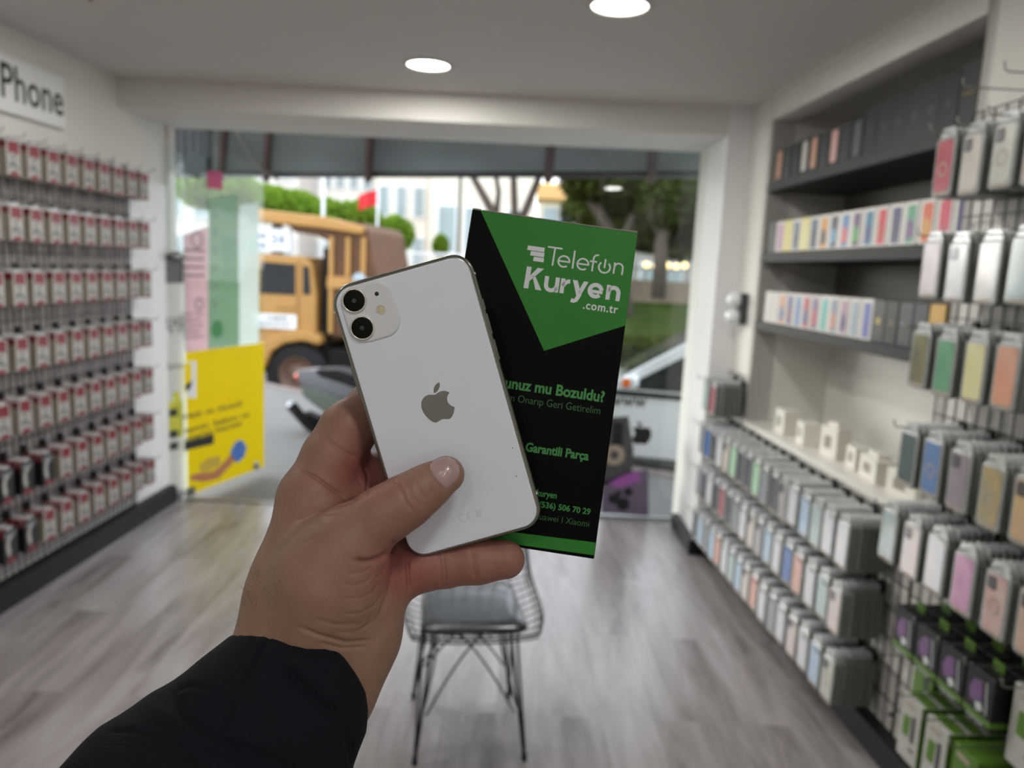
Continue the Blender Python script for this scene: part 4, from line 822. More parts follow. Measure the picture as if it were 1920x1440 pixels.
# ============================================================ SHOPFRONT GLASS AND POSTERS
LB, LE = Vector((-2.135, 4.945, 0)), Vector((-1.887, 5.765, 0)); ld_ = (LE - LB); LW = ld_.length; ld_.normalize(); LN = (ld_.y, -ld_.x, 0)
MLeaf = Matrix(((ld_.x, -ld_.y, 0, LB.x), (ld_.y, ld_.x, 0, LB.y), (0, 0, 1, 0), (0, 0, 0, 1)))
def lf(px, py):
    P_ = MLeaf.inverted() @ on_plane(px, py, LB, LN); return P_.x, P_.z
m_pane = glassmat('clear_pane'); m_alu = mat('door_metal', (150, 152, 152), .35, .7)
tag(MB(MLeaf).box(0, LW, -.005, .005, .012, 2.25).build('door_1', m_pane), kind='structure')
dh = empty('door_fitting', 'round steel patch fittings on the open glass door', 'fitting', MLeaf)
for (px, py) in ((330, 480), (478, 887), (336, 940)):
    u, zz = lf(px, py); MB().lathe([(0, -.02), (.03, -.02), (.03, .02), (0, .02)], 16, 0, T(u, 0, max(zz, .05)) @ Matrix.Rotation(pi / 2, 4, 'X')).build('clamp', m_alu, dh)
m_py = mat('poster_yellow', (246, 216, 10), .6, 0, .02, 4, spec=.1); m_pk = mat('poster_black', (30, 28, 20), .5)
def poster(name, label, quads, z_out=-.0075, kids=()): pass
# yellow poster on the leaf (room side is -y of the leaf frame)
FL = MLeaf @ Matrix(((1, 0, 0, 0), (0, 0, -1, 0), (0, 1, 0, 0), (0, 0, 0, 1)))       # x along leaf, y up, z towards the shop
def lquad(pts): return [lf(*p) for p in pts]
ys = empty('yellow_poster', 'large yellow poster with an open hand, on the glass door', 'poster', FL)
u1 = LW - .005
zt0 = lf(350, 660)[1]
b = MB(); b.prism([(.008, .015), (u1, .015), (u1, zt0), (.008, zt0)], .0055, .008); b.build('sheet', m_py, ys)
b = MB(); q = lquad([(337, 680), (366, 676), (366, 746), (337, 748)]); b.prism([(max(x, .012), y) for x, y in q], .008, .0086, 0)
q = lquad([(344, 682), (357, 680), (357, 724), (344, 732)]); b.prism(q, .0086, .0092, 1); q = lquad([(344, 724), (357, 712), (357, 724), (348, 736)]); b.prism(q, .0092, .0098, 2); b.build('logo_panel', [m_gloss, m_py, m_pk], ys)
for i, (tx, ys_) in enumerate((('Hızlı ve güvenli', (762, 792, 752)), ('tamir, bakım ve', (787, 812, 778)), ('onarım hizmeti', (806, 830, 792)))):
    (ua, za), (ub, zb) = lf(343, ys_[1] - 22), lf(465 - 14 * (i != 1), ys_[2])
    b = MB(); put_text(b, tx, ua, ub, (za + zb) / 2 - .045, .035, .0085, bold=.02); b.build('lettering', m_pk, ys, recalc=False)
q = lquad([(344, 828), (399, 813), (399, 832), (344, 845)]); b = MB(); b.prism(q, .008, .0088); b.build('dark_tag', m_pk, ys)
# printed hand and blue cuff
def lpoly(pts, z0, z1, m, nm): b = MB(); b.prism(lquad(pts), z0, z1); return b.build(nm, m, ys)
lpoly([(354, 892), (372, 886), (398, 884), (416, 868), (432, 850), (440, 862), (424, 880), (408, 897), (380, 903), (356, 900)], .008, .0088, mat('print_skin', (186, 122, 80), .5, 0, .1, 40), 'printed_hand')
lpoly([(430, 846), (440, 828), (452, 824), (461, 838), (456, 856), (444, 868), (434, 860)], .008, .0088, mat('print_blue', (74, 118, 190), .5, 0, .1, 30), 'printed_cuff')
lpoly([(370, 872), (390, 858), (410, 854), (412, 868), (396, 880), (376, 884)], .008, .0084, mat('print_ochre', (200, 170, 60), .5, 0, .3, 60), 'printed_coins')
lpoly([(347, 916), (364, 910), (364, 928), (347, 932)], .008, .0086, mat('print_grey', (96, 92, 84), .6, 0, .3, 200), 'printed_patch')
# films on the upper glass
m_pinkf = glassmat('pink_film', veil=.72, veilc=(214, 184, 190)); m_greenf = glassmat('green_film', veil=.66, veilc=(140, 168, 142)); m_frost = glassmat('frosted_film', veil=.6, veilc=(214, 224, 220))
m_ink = mat('film_ink', (96, 88, 92), .6, 0, .1, 40)
def film(name, label, pts, m, extra=None):
    e_ = empty(name, label, 'window sticker', FL); b = MB(); b.prism([(min(max(u, .006), u1), max(v, .02)) for u, v in lquad(pts)], .0052, .006); b.build('sheet', m, e_)
    if extra: extra(e_)
    return e_
def pink_extra(e_):
    for i in range(5):
        (ua, za), (ub, zb) = lf(340, 592 + i * 11), lf(380, 590 + i * 11); b = MB(); put_text(b, ('Ekran Cam', 'Batarya', 'Kasa', 'Anakart', 'Yazılım')[i], ua, ub - .03 * (i % 2), za, .02, .0064, bold=.02); b.build('film_lettering', m_ink, e_, recalc=False)
    b = MB()
    for (px, py, r_) in ((368, 450, .05), (372, 570, .035)): u, v = lf(px, py); ribbon(b, arc(u, v, r_, 0, 360, 20)[:-1], .012, .0064, 0, True)
    for i in range(4): (ua, za), (ub, zb) = lf(342, 470 + 16 * i), lf(382, 468 + 16 * i); b.box(ua, ub, za, za + .012, .006, .0064)
    b.build('film_print', m_ink, e_, recalc=False)
film('pink_window_film', 'translucent pink film with dark print on the glass door', [(336, 440), (389, 425), (389, 655), (336, 660)], m_pinkf, pink_extra)
def green_extra(e_):
    u, v = lf(406, 617); b = MB(); b.prism(arc(u, v, .062, 0, 360, 24)[:-1], .006, .0066); b.build('round_badge', mat('badge_green', (34, 130, 52), .4), e_)
    for i in range(6): b = MB(); (ua, za), (ub, zb) = lf(396, 400 + 34 * i), lf(410, 400 + 34 * i); ribbon(b, arc(ua + .03, za, .02, 0, 360, 12)[:-1], .006, .0064, 0, True); b.build('film_icon', m_ink, e_, recalc=False)
film('green_window_film', 'translucent grey green film with a round green badge on the glass door', [(390, 372), (446, 362), (446, 648), (390, 654)], m_greenf, green_extra)
film('frosted_window_film', 'frosted clear film at the free edge of the glass door', [(447, 385), (484, 380), (484, 645), (447, 648)], m_frost)
u, v = lf(398, 345); b = MB(FL); b.prism([(u - .06, v - .03), (u + .10, v - .03), (u + .09, v + .09), (u - .05, v + .08)], .006, .0068); tag(b.build('pink_sticker', mat('sticker_pink', (206, 70, 120), .5)), 'small hot pink sticker at the top of the glass door', 'sticker')
# narrow sidelight between wall and door: milky backlit-by-daylight panel with print
MS = T(-2.222, 4.835, 0) @ Matrix.Rotation(-radians(32), 4, 'Z')
side = tag(MB(MS).box(-.004, .004, 0, .165, .02, 2.25).build('window_1', m_pane), kind='structure')
fs_ = empty('sidelight_film', 'narrow white printed film with a yellow bottle picture beside the left wall', 'window sticker', MS)
MB().box(.0045, .006, .004, .16, .03, 1.62).build('sheet', glassmat('milky_film', veil=.9, veilc=(252, 253, 252)), fs_)
b = MB(); b.box(.006, .007, .03, .13, .42, .66); b.box(.006, .0072, .06, .11, .66, .72); b.build('yellow_bottle', mat('print_bottle_yellow', (214, 208, 70), .5, 0, .3, 14), fs_)
b = MB(); 
for zz in (.36, .44, .58): b.box(.0075, .0085, .03, .09, zz - .02, zz + .03)
b.build('dark_print', mat('print_dark_green', (50, 62, 46), .5), fs_)
F2 = Matrix(((0, 0, 1, .0065), (1, 0, 0, 0), (0, 1, 0, 0), (0, 0, 0, 1)))
m_fpg = mat('film_print_grey', (110, 108, 112), .6); b = MB(); put_text(b, 'AMR', .01, .155, 1.10, .11, 0, M=F2); b.build('film_lettering', m_fpg, fs_, recalc=False)
b = MB(); put_text(b, 'bakım', .03, .15, .87, .045, 0, M=F2); b.build('film_lettering', m_fpg, fs_, recalc=False)
b = MB(); b.box(.006, .0066, .01, .15, 1.42, 1.6); b.build('film_print', mat('film_print_grey', (110, 108, 112), .6), fs_, recalc=False)

# fixed glass at the right with stickers
tag(MB().box(.50, 1.116, 4.935, 4.945, .01, 2.38).build('window_2', m_pane), kind='structure')
struct('trim_7', MB().box(.50, 1.116, 4.92, 4.96, 0, .02), m_alu)
YG = 4.934
def gp(px, py): P_ = at(px, py, YG); return P_.x, P_.z
G2 = Matrix(((1, 0, 0, 0), (0, 0, -1, YG), (0, 1, 0, 0), (0, 0, 0, 1)))
dcl = empty('glass_decal', 'black fruit-shaped decal with the letters www above, on the right glass pane', 'window sticker', G2)
u, v = gp(1203, 812); b = MB(); fruit_logo(b, u, v, .155, 0, .001, 0, None, True); b.build('fruit_silhouette', m_black, dcl)
(ua, va), (ub, vb) = gp(1143, 758), gp(1212, 758); b = MB(); put_text(b, 'www', ua, ub, va - .01, .085, .001, bold=.02); b.build('lettering', m_black, dcl, recalc=False)
d2 = empty('phone_repair_decal', 'black decal of a phone with a round coil on the right glass pane', 'window sticker', G2)
b = MB(); b.prism([gp(1120, 785), gp(1178, 780), gp(1188, 845), gp(1184, 905), gp(1120, 910)], 0, .001, 0); u, v = gp(1152, 853); b.prism(arc(u, v, .068, 0, 360, 24)[:-1], .001, .002, 1); b.prism(arc(u, v, .03, 0, 360, 16)[:-1], .002, .003, 0)
q0, q1 = gp(1150, 792), gp(1166, 835); b.box(q0[0], q1[0], q1[1], q0[1], .001, .002, 2); b.build('sheet', [mat('decal_charcoal', (74, 74, 78), .5, 0, .2, 20), mat('decal_tan', (160, 146, 130), .5, 0, .1, 40), m_black], d2)
d3 = empty('purple_poster', 'purple and grey poster low on the right glass pane', 'poster', G2)
b = MB(); b.prism([gp(1128, 962), gp(1128, 905), gp(1178, 884), gp(1216, 880), gp(1216, 968)], 0, .001); b.build('sheet', mat('poster_plum', (104, 92, 116), .5, 0, .1, 10), d3)
b = MB(); b.prism([gp(1140, 905), gp(1175, 888), gp(1200, 884), gp(1200, 902), gp(1160, 915)], .001, .0018); b.build('violet_patch', mat('poster_violet', (150, 84, 160), .5, 0, .1, 20), d3)
b = MB()
for (px, py, r_) in ((1150, 935, .035), (1168, 945, .045), (1178, 922, .03), (1160, 925, .02)): u, v = gp(px, py); b.prism(arc(u, v, r_, 0, 360, 14)[:-1], .0018, .0026)
b.build('dark_spots', m_black, d3)

# ============================================================ STREET
m_pave = mat('pavement', (98, 98, 96), .7, 0, .06, 3, bump=.2, bscale=30); m_asph = mat('asphalt', (58, 56, 56), .85, 0, .08, 5, bump=.5, bscale=80); m_kerb = mat('kerb_stone', (112, 100, 95), .7, 0, .06, 6)
m_grass = mat('grass_blades', (48, 62, 20), .95, 0, .3, 2, bump=1, bscale=30, spec=.03); m_conc = mat('concrete_wall', (128, 112, 96), .85, 0, .12, 2, bump=.3, bscale=20)
A = radians(-20); MST = T(0, 5.6, 0) @ Matrix.Rotation(A, 4, 'Z')         # street frame: x along the street (rightwards), y across it
KL = [(-16, 13.5), (-6, 11.3), (-3.3, 9.9), (-1.2, 8.2), (.9, 6.35), (2.2, 5.75), (7, 5.2)]
b = MB(); b.prism([(-16, 4.95), (7, 4.95)] + KL[::-1], -.35, -.03); tag(b.build('pavement', m_pave), kind='structure')
b = MB()
for (p_, q_) in zip(KL, KL[1:]):
    d_ = Vector(q_) - Vector(p_); ang = math.atan2(d_.y, d_.x); b.box(-.01, d_.length, 0, .16, -.45, -.02, 0, T(p_[0], p_[1], 0) @ Matrix.Rotation(ang, 4, 'Z'))
tag(b.build('kerb', m_kerb), kind='structure')
tag(MB(MST).add([(-40, -2, -.28), (40, -2, -.28), (40, 1.8, -.28), (40, 11, -.85), (-40, 11, -.85), (-40, 1.8, -.28)], [[0, 1, 2, 5], [5, 2, 3, 4]]).build('road', m_asph), kind='structure')
tag(MB(MST).box(-40, 40, 11, 11.2, -1.2, -.68).build('kerb', m_kerb), kind='structure')
tag(MB(MST).add([(-60, 11.2, -.72), (60, 11.2, -.72), (60, 15, -.62), (60, 22, .15), (60, 90, .2), (-60, 90, .2), (-60, 22, .15), (-60, 15, -.62)], [[0, 1, 2, 7], [7, 2, 3, 6], [6, 3, 4, 5]]).build('grass_bank', m_grass), kind='structure')
tag(MB().box(1.0, 13, 22.0, 22.4, -.5, 1.50).build('garden_wall', m_conc), kind='structure')
tag(MB().add([(1.0, 13.2, -.75), (14, 13.2, -.75), (14, 14.2, .2), (14, 22.2, .9), (1.0, 22.2, .9), (1.0, 14.2, .2)], [[0, 1, 2, 5], [5, 2, 3, 4]]).build('grass_bank', m_grass), kind='structure')
def leaves(name, blobs, n_, size, m, parent, seed=1):
    rn = random.Random(seed); vs = []; fs = []; tot = sum(b_[1] * b_[3] for b_ in blobs)
    for (c, rx, ry, rz) in blobs:
        for i in range(int(n_ * rx * rz / tot)):
            d = Vector((rn.gauss(0, 1), rn.gauss(0, 1), rn.gauss(0, 1))).normalized() * (rn.random() ** .25); p = Vector(c) + Vector((d.x * rx, d.y * ry, d.z * rz))
            a = Vector((rn.gauss(0, 1), rn.gauss(0, 1), rn.gauss(0, 1))).normalized() * size * rn.uniform(.6, 1.3); b2 = a.orthogonal().normalized() * size * .55; k = len(vs)
            vs += [p - a * .5, p + b2 * .5, p + a * .5 + b2 * .1, p - b2 * .4]; fs.append([k, k + 1, k + 2, k + 3])
    me = bpy.data.meshes.new(name); me.from_pydata([tuple(v) for v in vs], [], fs); me.materials.append(m); o = bpy.data.objects.new(name, me); COL.objects.link(o); o.parent = parent; return o
m_lfb = cloth_translucent('leaf_bright', (116, 146, 50), .4); m_lfd = cloth_translucent('leaf_dark', (66, 74, 36), .25); m_bark = mat('bark', (84, 74, 64), .9, 0, .2, 4, bump=.6, bscale=20)
def px_r(r, Y): return r * Y / FPX
def tree(label, base, trunks, crown, n_, m, seed, Y, size=.22, group='trees beyond the road'):
    e_ = empty('tree', label, 'tree', None, group)
    for tr in trunks:
        p = [at(x, y, Y + dy) for (x, y, dy) in tr[0]]; MB().tube(p, px_r(tr[1], Y), 8, r1=px_r(tr[2], Y)).build('trunk' if tr[1] > 12 else 'branch', m_bark, e_)
    leaves('crown', [(at(x, y, Y + dy), px_r(rx, Y), px_r(rx, Y), px_r(rz, Y)) for (x, y, dy, rx, rz) in crown], n_, size, m, e_, seed); return e_
tree('forked bare-trunked tree rising behind the top of the carton', None, [([(945, 600, 0), (948, 450, 0)], 16, 13), ([(948, 455, 0), (925, 400, 0), (880, 320, 0)], 11, 6), ([(950, 455, 0), (965, 400, 0), (962, 300, 0)], 9, 6), ([(952, 455, 0), (985, 395, 0), (1020, 310, 0)], 10, 6), ([(930, 410, 0), (935, 360, 0), (925, 300, 0)], 6, 4)],
     [(960, 270, 0, 130, 40), (1020, 300, 0, 60, 30)], 2600, m_lfd, 4, 20)
tree('dark leaning tree left of the right window edge', None, [([(1175, 610, 0), (1165, 470, 0), (1125, 400, 0), (1075, 330, 0)], 14, 8), ([(1165, 470, 0), (1190, 400, 0), (1215, 320, 0)], 10, 6)], [(1110, 340, 0, 60, 40), (1180, 345, 0, 80, 50), (1150, 380, 2, 60, 30)], 4200, m_lfd, 5, 19)
tree('dense dark tree beside the right shop pillar', None, [([(1235, 560, 0), (1240, 450, 0), (1280, 350, 0)], 15, 9), ([(1240, 450, 0), (1215, 380, 0)], 8, 5)], [(1260, 370, 0, 70, 60), (1290, 420, 1, 60, 50), (1230, 350, 2, 60, 40), (1320, 380, 0, 60, 70), (1250, 430, 3, 50, 40)], 6500, m_lfd, 6, 18)
tree('broad dark tree farther behind the leaning trunks', None, [([(1130, 590, 0), (1130, 420, 0)], 13, 10)], [(1100, 400, 0, 50, 40), (1160, 420, 0, 70, 40), (1220, 430, 0, 60, 45), (1180, 380, 0, 90, 40), (1280, 450, 0, 60, 40)], 6000, m_lfd, 8, 27, .3)
tree('bright green sloping tree mass above the truck', None, [([(520, 560, 0), (520, 420, 0)], 14, 10)], [(380, 350, 0, 50, 40), (440, 362, 0, 55, 34), (500, 380, 0, 50, 34), (555, 390, 0, 50, 32), (610, 405, 0, 45, 32), (655, 415, 0, 40, 36), (690, 425, 0, 30, 40)], 9000, m_lfb, 9, 24, .24)
for (x, y, rx, rz, lb, Y) in ((740, 438, 38, 34, 'round bright green bush behind the truck bed', 26), (826, 462, 14, 22, 'small upright green bush near the white framed window', 26), (675, 400, 18, 26, 'light green bush below the red flag', 27)):
    e_ = empty('bush', lb, 'bush', None, 'bushes beyond the road'); leaves('foliage', [(at(x, y, Y), px_r(rx, Y), px_r(rx, Y), px_r(rz, Y))], 1500, .2, m_lfb, e_, int(x)); MB().tube([(at(x, y, Y).x, Y, -.2), at(x, y, Y)], .05, 6).build('stem', m_bark, e_)
e_ = empty('hedge', 'low dark hedge in front of the grass, right of the carton', 'hedge'); leaves('foliage', [(at(x, 648, 13.6), .45, .4, .22) for x in range(1150, 1330, 35)], 2600, .10, m_lfd, e_, 21)
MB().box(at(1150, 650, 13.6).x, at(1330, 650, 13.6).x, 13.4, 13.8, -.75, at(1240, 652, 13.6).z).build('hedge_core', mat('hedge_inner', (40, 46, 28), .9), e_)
# railings
def railing(label, x0, x1, Y, z0, z1, m, dx=.12, lean=0):
    e_ = empty('railing', label, 'railing', T(x0, Y, z0)); W_ = x1 - x0; H_ = z1 - z0
    MB().box(0, W_, -.02, .02, H_ - .05, H_).build('top_rail', m, e_); b = MB()
    for i in range(int(W_ / dx) + 1): b.box(i * dx, i * dx + .025, -.012, .012, 0, H_)
    b.build('baluster_row', m, e_)
m_white = mat('white_metal', (226, 228, 228), .5, 0, .03, 3)
pA, pB = at(690, 497, 19), at(885, 497, 19); railing('white railing behind the truck bed', pA.x, pB.x, 19, pA.z - .1, at(690, 468, 19).z, m_white)
railing('dark railing on top of the garden wall', 1.0, 13, 22.2, 1.50, 1.85, mat('grey_metal', (120, 122, 124), .5), .16)
# buildings
def building(label, x0, x1, Y, ztop, colr, wins, nm):
    e_ = empty('building', label, 'building', T(x0, Y, 0), 'buildings across the street'); m_ = mat(nm, colr, .8, 0, .06, .4)
    MB().box(0, x1 - x0, 0, 8, -1, ztop).build('wall', m_, e_)
    for (a, b_, c, d) in wins:
        f = MB().box(a - .12, b_ + .12, -.12, 0, c - .12, d + .12).build('window', m_white, e_); b2 = MB(); b2.box(a, b_, -.15, -.12, c, d); b2.build('pane', mat('far_window_glass', (150, 164, 166), .3, 0, .2, 1), f)
    return e_
def wgrid(W_, H_, nx, nz, z0=.8, fr=.5):
    o = []; dx = W_ / nx; dz = (H_ - z0) / nz
    for i in range(nx):
        for k in range(nz): o.append((dx * (i + .5 - fr / 2), dx * (i + .5 + fr / 2), z0 + dz * (k + .25), z0 + dz * (k + .8)))
    return o
def bld(label, p0, p1, Y, colr, nx, nz, nm, ztop=13): X0, X1 = at(p0, 450, Y).x, at(p1, 450, Y).x; building(label, X0, X1, Y, ztop, colr, wgrid(X1 - X0, ztop, nx, nz), nm)
bld('pale building block above the left end of the truck', 250, 560, 46, (214, 206, 200), 6, 5, 'facade_pink')
bld('white building block with small windows behind the flag', 575, 700, 50, (240, 236, 228), 5, 5, 'facade_white')
bld('cream building block right of the flag', 702, 800, 48, (236, 226, 212), 3, 4, 'facade_cream')
X0, X1 = at(802, 450, 44).x, at(1000, 450, 44).x
building('beige building with a tall white framed window above the phone', X0, X1, 44, 12, (226, 216, 200), [(at(822, 450, 44).x - X0, at(852, 450, 44).x - X0, at(800, 470, 44).z, at(800, 385, 44).z), (at(872, 450, 44).x - X0, at(900, 450, 44).x - X0, at(880, 470, 44).z, at(880, 390, 44).z), (at(950, 450, 44).x - X0, at(980, 450, 44).x - X0, at(950, 470, 44).z, at(950, 395, 44).z)], 'facade_beige')
bld('grey building mostly hidden by the dark trees', 1090, 1500, 52, (150, 146, 140), 8, 4, 'facade_grey', 9)
ks = empty('street_kiosk', 'orange topped kiosk with a blue sign behind the carton', 'kiosk', T(at(1008, 450, 34).x, 34, 0)); kw = at(1072, 450, 34).x - at(1008, 450, 34).x; kt = at(1040, 345, 34).z
MB().box(0, kw, 0, 2, -.5, kt - .7).build('body', mat('kiosk_cream', (216, 206, 180), .7), ks); MB().box(-.1, kw + .1, -.3, 2, kt - .75, kt, bev=.1).build('roof', mat('kiosk_orange', (214, 172, 110), .7), ks); MB().box(kw * .62, kw * .98, -.1, -.02, kt - 2.0, kt - .8).build('sign_panel', mat('kiosk_blue', (70, 90, 170), .6), ks); MB().box(.2, kw * .55, -.06, 0, .3, kt - 1.0).build('window', mat('far_window_glass', (140, 158, 162)), ks)
# poles, flag, lamps
e_ = empty('flag_pole', 'red flag on a thin pole over the bright green trees', 'flag', T(at(708, 400, 23).x, 23, 0)); ft = at(708, 352, 23).z
MB().tube([(0, 0, -.6), (0, 0, ft)], .03, 8).build('pole', m_white, e_)
b = MB(); fw = px_r(36, 23); fh = px_r(28, 23); vs = []
for i in range(9):
    for k in (0, 1): vs.append((-i / 8 * fw, .06 * sin(i * 1.1), ft - .03 - (i * .025) - (fh if k else 0)))
b.add(vs, [[2 * i, 2 * i + 1, 2 * i + 3, 2 * i + 2] for i in range(8)]); vs2 = [(x, y + .01, z) for x, y, z in vs]; b.add(vs2, [[2 * i, 2 * i + 2, 2 * i + 3, 2 * i + 1] for i in range(8)])
b.build('banner', mat('flag_red', (206, 40, 44), .7), e_)
for (px, Y, lb) in ((861, 21, 'dark slender street pole above the phone'), (606, 22, 'pale slender street pole over the truck')): p = at(px, 400, Y); tag(MB().tube([(p.x, Y, -.7), (p.x, Y, 6)], .05, 8).build('street_pole', mat('pole_dark', (90, 92, 86), .6) if px > 800 else m_white), lb, 'pole', 'street poles')
m_gl = mat('warm_globe', (255, 214, 140), .5, emit=2.5, var=0)
for i, (px, py) in enumerate(((1212, 497), (1228, 499), (1252, 498), (1268, 500), (1284, 498))):
    p = at(px, py, 30); e_ = empty('garden_lamp', f'small warm globe lamp, {ORD[i]} from the left above the garden wall', 'lamp', T(*p), 'warm lamps above the garden wall')
    MB().ball((0, 0, 0), .12).build('globe', m_gl, e_); MB().tube([(0, 0, -.12), (0, 0, -p.z)], .02, 6).build('post', m_bark, e_)

# ============================================================ AWNING
m_awn = cloth_translucent('awning_cloth', (132, 136, 134), .6); m_raf = mat('rafter_rust', (70, 46, 42), .7, 0, .2, 8); m_gut = mat('gutter_dark', (58, 58, 58), .5)
E0, E1, IM = Vector((-4.6, 8.55, 2.42)), Vector((2.2, 5.9, 2.42)), Vector((-.5, 5.02, 3.05)); AN = (E1 - E0).cross(IM - E0).normalized()
def awz(x, y): return E0.z - (AN.x * (x - E0.x) + AN.y * (y - E0.y)) / AN.z
I0, I1 = Vector((-5.2, 5.02, awz(-5.2, 5.02))), Vector((2.3, 5.02, awz(2.3, 5.02)))
aw = empty('awning', 'sloping grey fabric awning over the shop opening with rusty rafters', 'awning', T(-.5, 5.0, 2.9)); AO = Matrix.Translation((.5, -5.0, -2.9))
b = MB(AO); N_ = 10; vs = [E0.lerp(E1, i / N_) for i in range(N_ + 1)] + [I0.lerp(I1, i / N_) for i in range(N_ + 1)]; vs += [v + Vector((0, 0, .012)) for v in vs]; o_ = 2 * N_ + 2
b.add(vs, [[i, i + 1, N_ + 2 + i, N_ + 1 + i] for i in range(N_)] + [[o_ + i, o_ + N_ + 1 + i, o_ + N_ + 2 + i, o_ + i + 1] for i in range(N_)]); b.build('canopy', m_awn, aw)
MB(AO).tube([E0, E1], .035, 8).build('front_rail', m_gut, aw)
for (pb, pt) in (((413, 325), (420, 240)), ((498, 325), (503, 243)), ((690, 325), (695, 250)), ((1028, 325), (1033, 268)), ((1222, 325), (1226, 275))):
    p, q = on_plane(*pb, E0, AN), on_plane(*pt, E0, AN); q = q + (q - p) * ((5.05 - q.y) / (q.y - p.y)); d_ = Vector((0, 0, -.05)); MB(AO).tube([p + d_, q + d_], .04, 6).build('rafter', m_raf, aw)
tag(MB().tube([at(440, 230, 5.6), at(452, 262, 5.7), at(472, 296, 5.9), at(492, 318, 6.1), at(520, 335, 6.4)], .012, 6).build('hanging_cable', mat('cable_grey', (120, 118, 108), .6)), 'loose pale cable hanging under the awning', 'cable')

ns = empty('neighbour_signboard', 'dark teal signboard of the next shop, under the left end of the awning', 'sign', T(at(285, 280, 6.7).x, 6.7, 0)); q0, q1 = at(240, 325, 6.7), at(388, 236, 6.7)
MB().box(q0.x - ns.location.x, q1.x - ns.location.x, 0, .12, q0.z, q1.z + .02, bev=.01).build('board', mat('board_teal_grey', (52, 60, 61), .6, 0, .1, 4), ns)
for i in range(6): MB().box(.12 + i * .07, .15 + i * .07, -.004, 0, q1.z - .22 - .02 * (i % 3), q1.z - .04).build('sign_bar', m_hbase, ns)

# ============================================================ DUMP TRUCK
TP = at(558, 762, 12.0); TK = empty('dump_truck', 'ochre dump truck parked across the road, cab facing left', 'truck', T(TP.x, 12.0, TP.z) @ Matrix.Rotation(radians(-6), 4, 'Z'))
m_ty = mat('truck_ochre', (172, 128, 64), .5, 0, .08, 3, bump=.05, bscale=20); m_tb = mat('truck_bed_brown', (92, 60, 34), .7, 0, .2, 3, bump=.2, bscale=20); m_tire = mat('tire_rubber', (22, 21, 21), .85, 0, .1, 20); m_dkg = mat('truck_glass', (24, 27, 30), .15, 0, .1, 4, spec=.2); m_chs = mat('chassis_dark', (24, 22, 20), .8, spec=.2)  # truck bed is a darker brown than its ochre ribs
XZ = Matrix(((1, 0, 0, 0), (0, 0, -1, 0), (0, 1, 0, 0), (0, 0, 0, 1)))       # profile (x,z) extruded along y
def prof_part(name, poly, y0, y1, m, parent, bev=0.0):
    b = MB(XZ); b.prism(poly, -y1, -y0); o = b.build(name, m, parent)
    if bev: md = o.modifiers.new('edge', 'BEVEL'); md.width = bev; md.segments = 2; md.limit_method = 'ANGLE'
    return o
cab = prof_part('cab', [(-.95, .62), (-.62, .62), (-.58, .9), (-.35, 1.1), (.05, 1.1), (.30, .95), (.30, 1.75), (.22, 2.25), (.12, 2.34), (-.75, 2.38), (-.86, 2.3), (-.95, 1.7)], 0, 2.0, m_ty, TK, .04)
prof_part('side_window', [(-.62, 1.76), (-.02, 1.76), (-.02, 2.23), (-.60, 2.25)], -.02, .02, m_dkg, TK, .01); prof_part('quarter_window', [(.08, 1.78), (.2, 1.78), (.17, 2.2), (.08, 2.22)], -.015, .02, m_dkg, TK)
b = MB(); b.box(-.72, -.01, -.035, -.015, 1.22, 1.45, bev=.008); b.build('door_sign', m_white, TK)
b = MB(Matrix(((1, 0, 0, 0), (0, 0, -1, -.037), (0, 1, 0, 0), (0, 0, 0, 1)))); put_text(b, 'DAMPER', -.5, -.15, 1.36, .05, 0, bold=.02); put_text(b, 'NAKLİYAT', -.62, -.1, 1.27, .05, 0, bold=.02); b.build('door_lettering', m_black, TK, recalc=False)
b = MB(); b.box(-.35, .0, -.03, -.01, 1.56, 1.58); b.box(-.03, -.0, -.03, 0, .95, 2.3); b.build('door_trim', m_ty, TK)
prof_part('fender', [(-.72, .58), (-.62, .85), (-.42, 1.08), (-.15, 1.2), (.25, 1.22), (.42, 1.13), (.42, 1.02), (.1, 1.06), (-.18, 1.0), (-.38, .86), (-.5, .58)], -.14, .35, m_ty, TK, .03)
prof_part('bumper', [(-1.05, .45), (-.72, .45), (-.72, .75), (-1.05, .75)], -.05, 2.05, m_ty, TK, .03)
prof_part('chassis', [(-.8, .55), (3.6, .55), (3.6, .85), (-.8, .85)], .35, 1.6, m_chs, TK)
prof_part('exhaust_stack', [(.36, .8), (.46, .8), (.46, 2.5), (.36, 2.5)], .1, .2, m_chs, TK); prof_part('side_tank', [(.5, .5), (1.1, .5), (1.1, .95), (.5, .95)], -.05, .4, m_chs, TK, .05)
bed = prof_part('dump_bed', [(.52, 1.15), (3.4, 1.05), (3.5, 1.95), (1.28, 2.0), (1.12, 2.78), (1.02, 2.9), (.3, 2.95), (-.18, 3.0), (-.22, 2.88), (-.05, 2.72), (.3, 2.68), (.5, 2.6)], -.05, 2.1, m_tb, TK, .02)
b = MB()
for x in (.52, .78, 1.02): b.box(x, x + .07, -.11, -.05, 1.2, 2.68, bev=.01)
for x in (1.5, 2.1, 2.7, 3.2): b.box(x, x + .07, -.11, -.05, 1.12, 1.9, bev=.01)
b.box(.5, 1.16, -.1, -.05, 2.0, 2.08); b.box(.5, 3.45, -.12, -.05, 1.9, 2.0); b.build('bed_ribs', m_ty, bed)
prof_part('canopy_lip', [(-.62, 2.86), (.5, 2.78), (1.05, 2.72), (1.08, 2.84), (.5, 2.96), (-.60, 3.04)], -.16, 2.2, m_ty, TK, .03)
b = MB(); b.box(-.68, -.12, -.05, .03, 2.42, 2.76, bev=.01); b.build('roof_sign', m_white, TK)
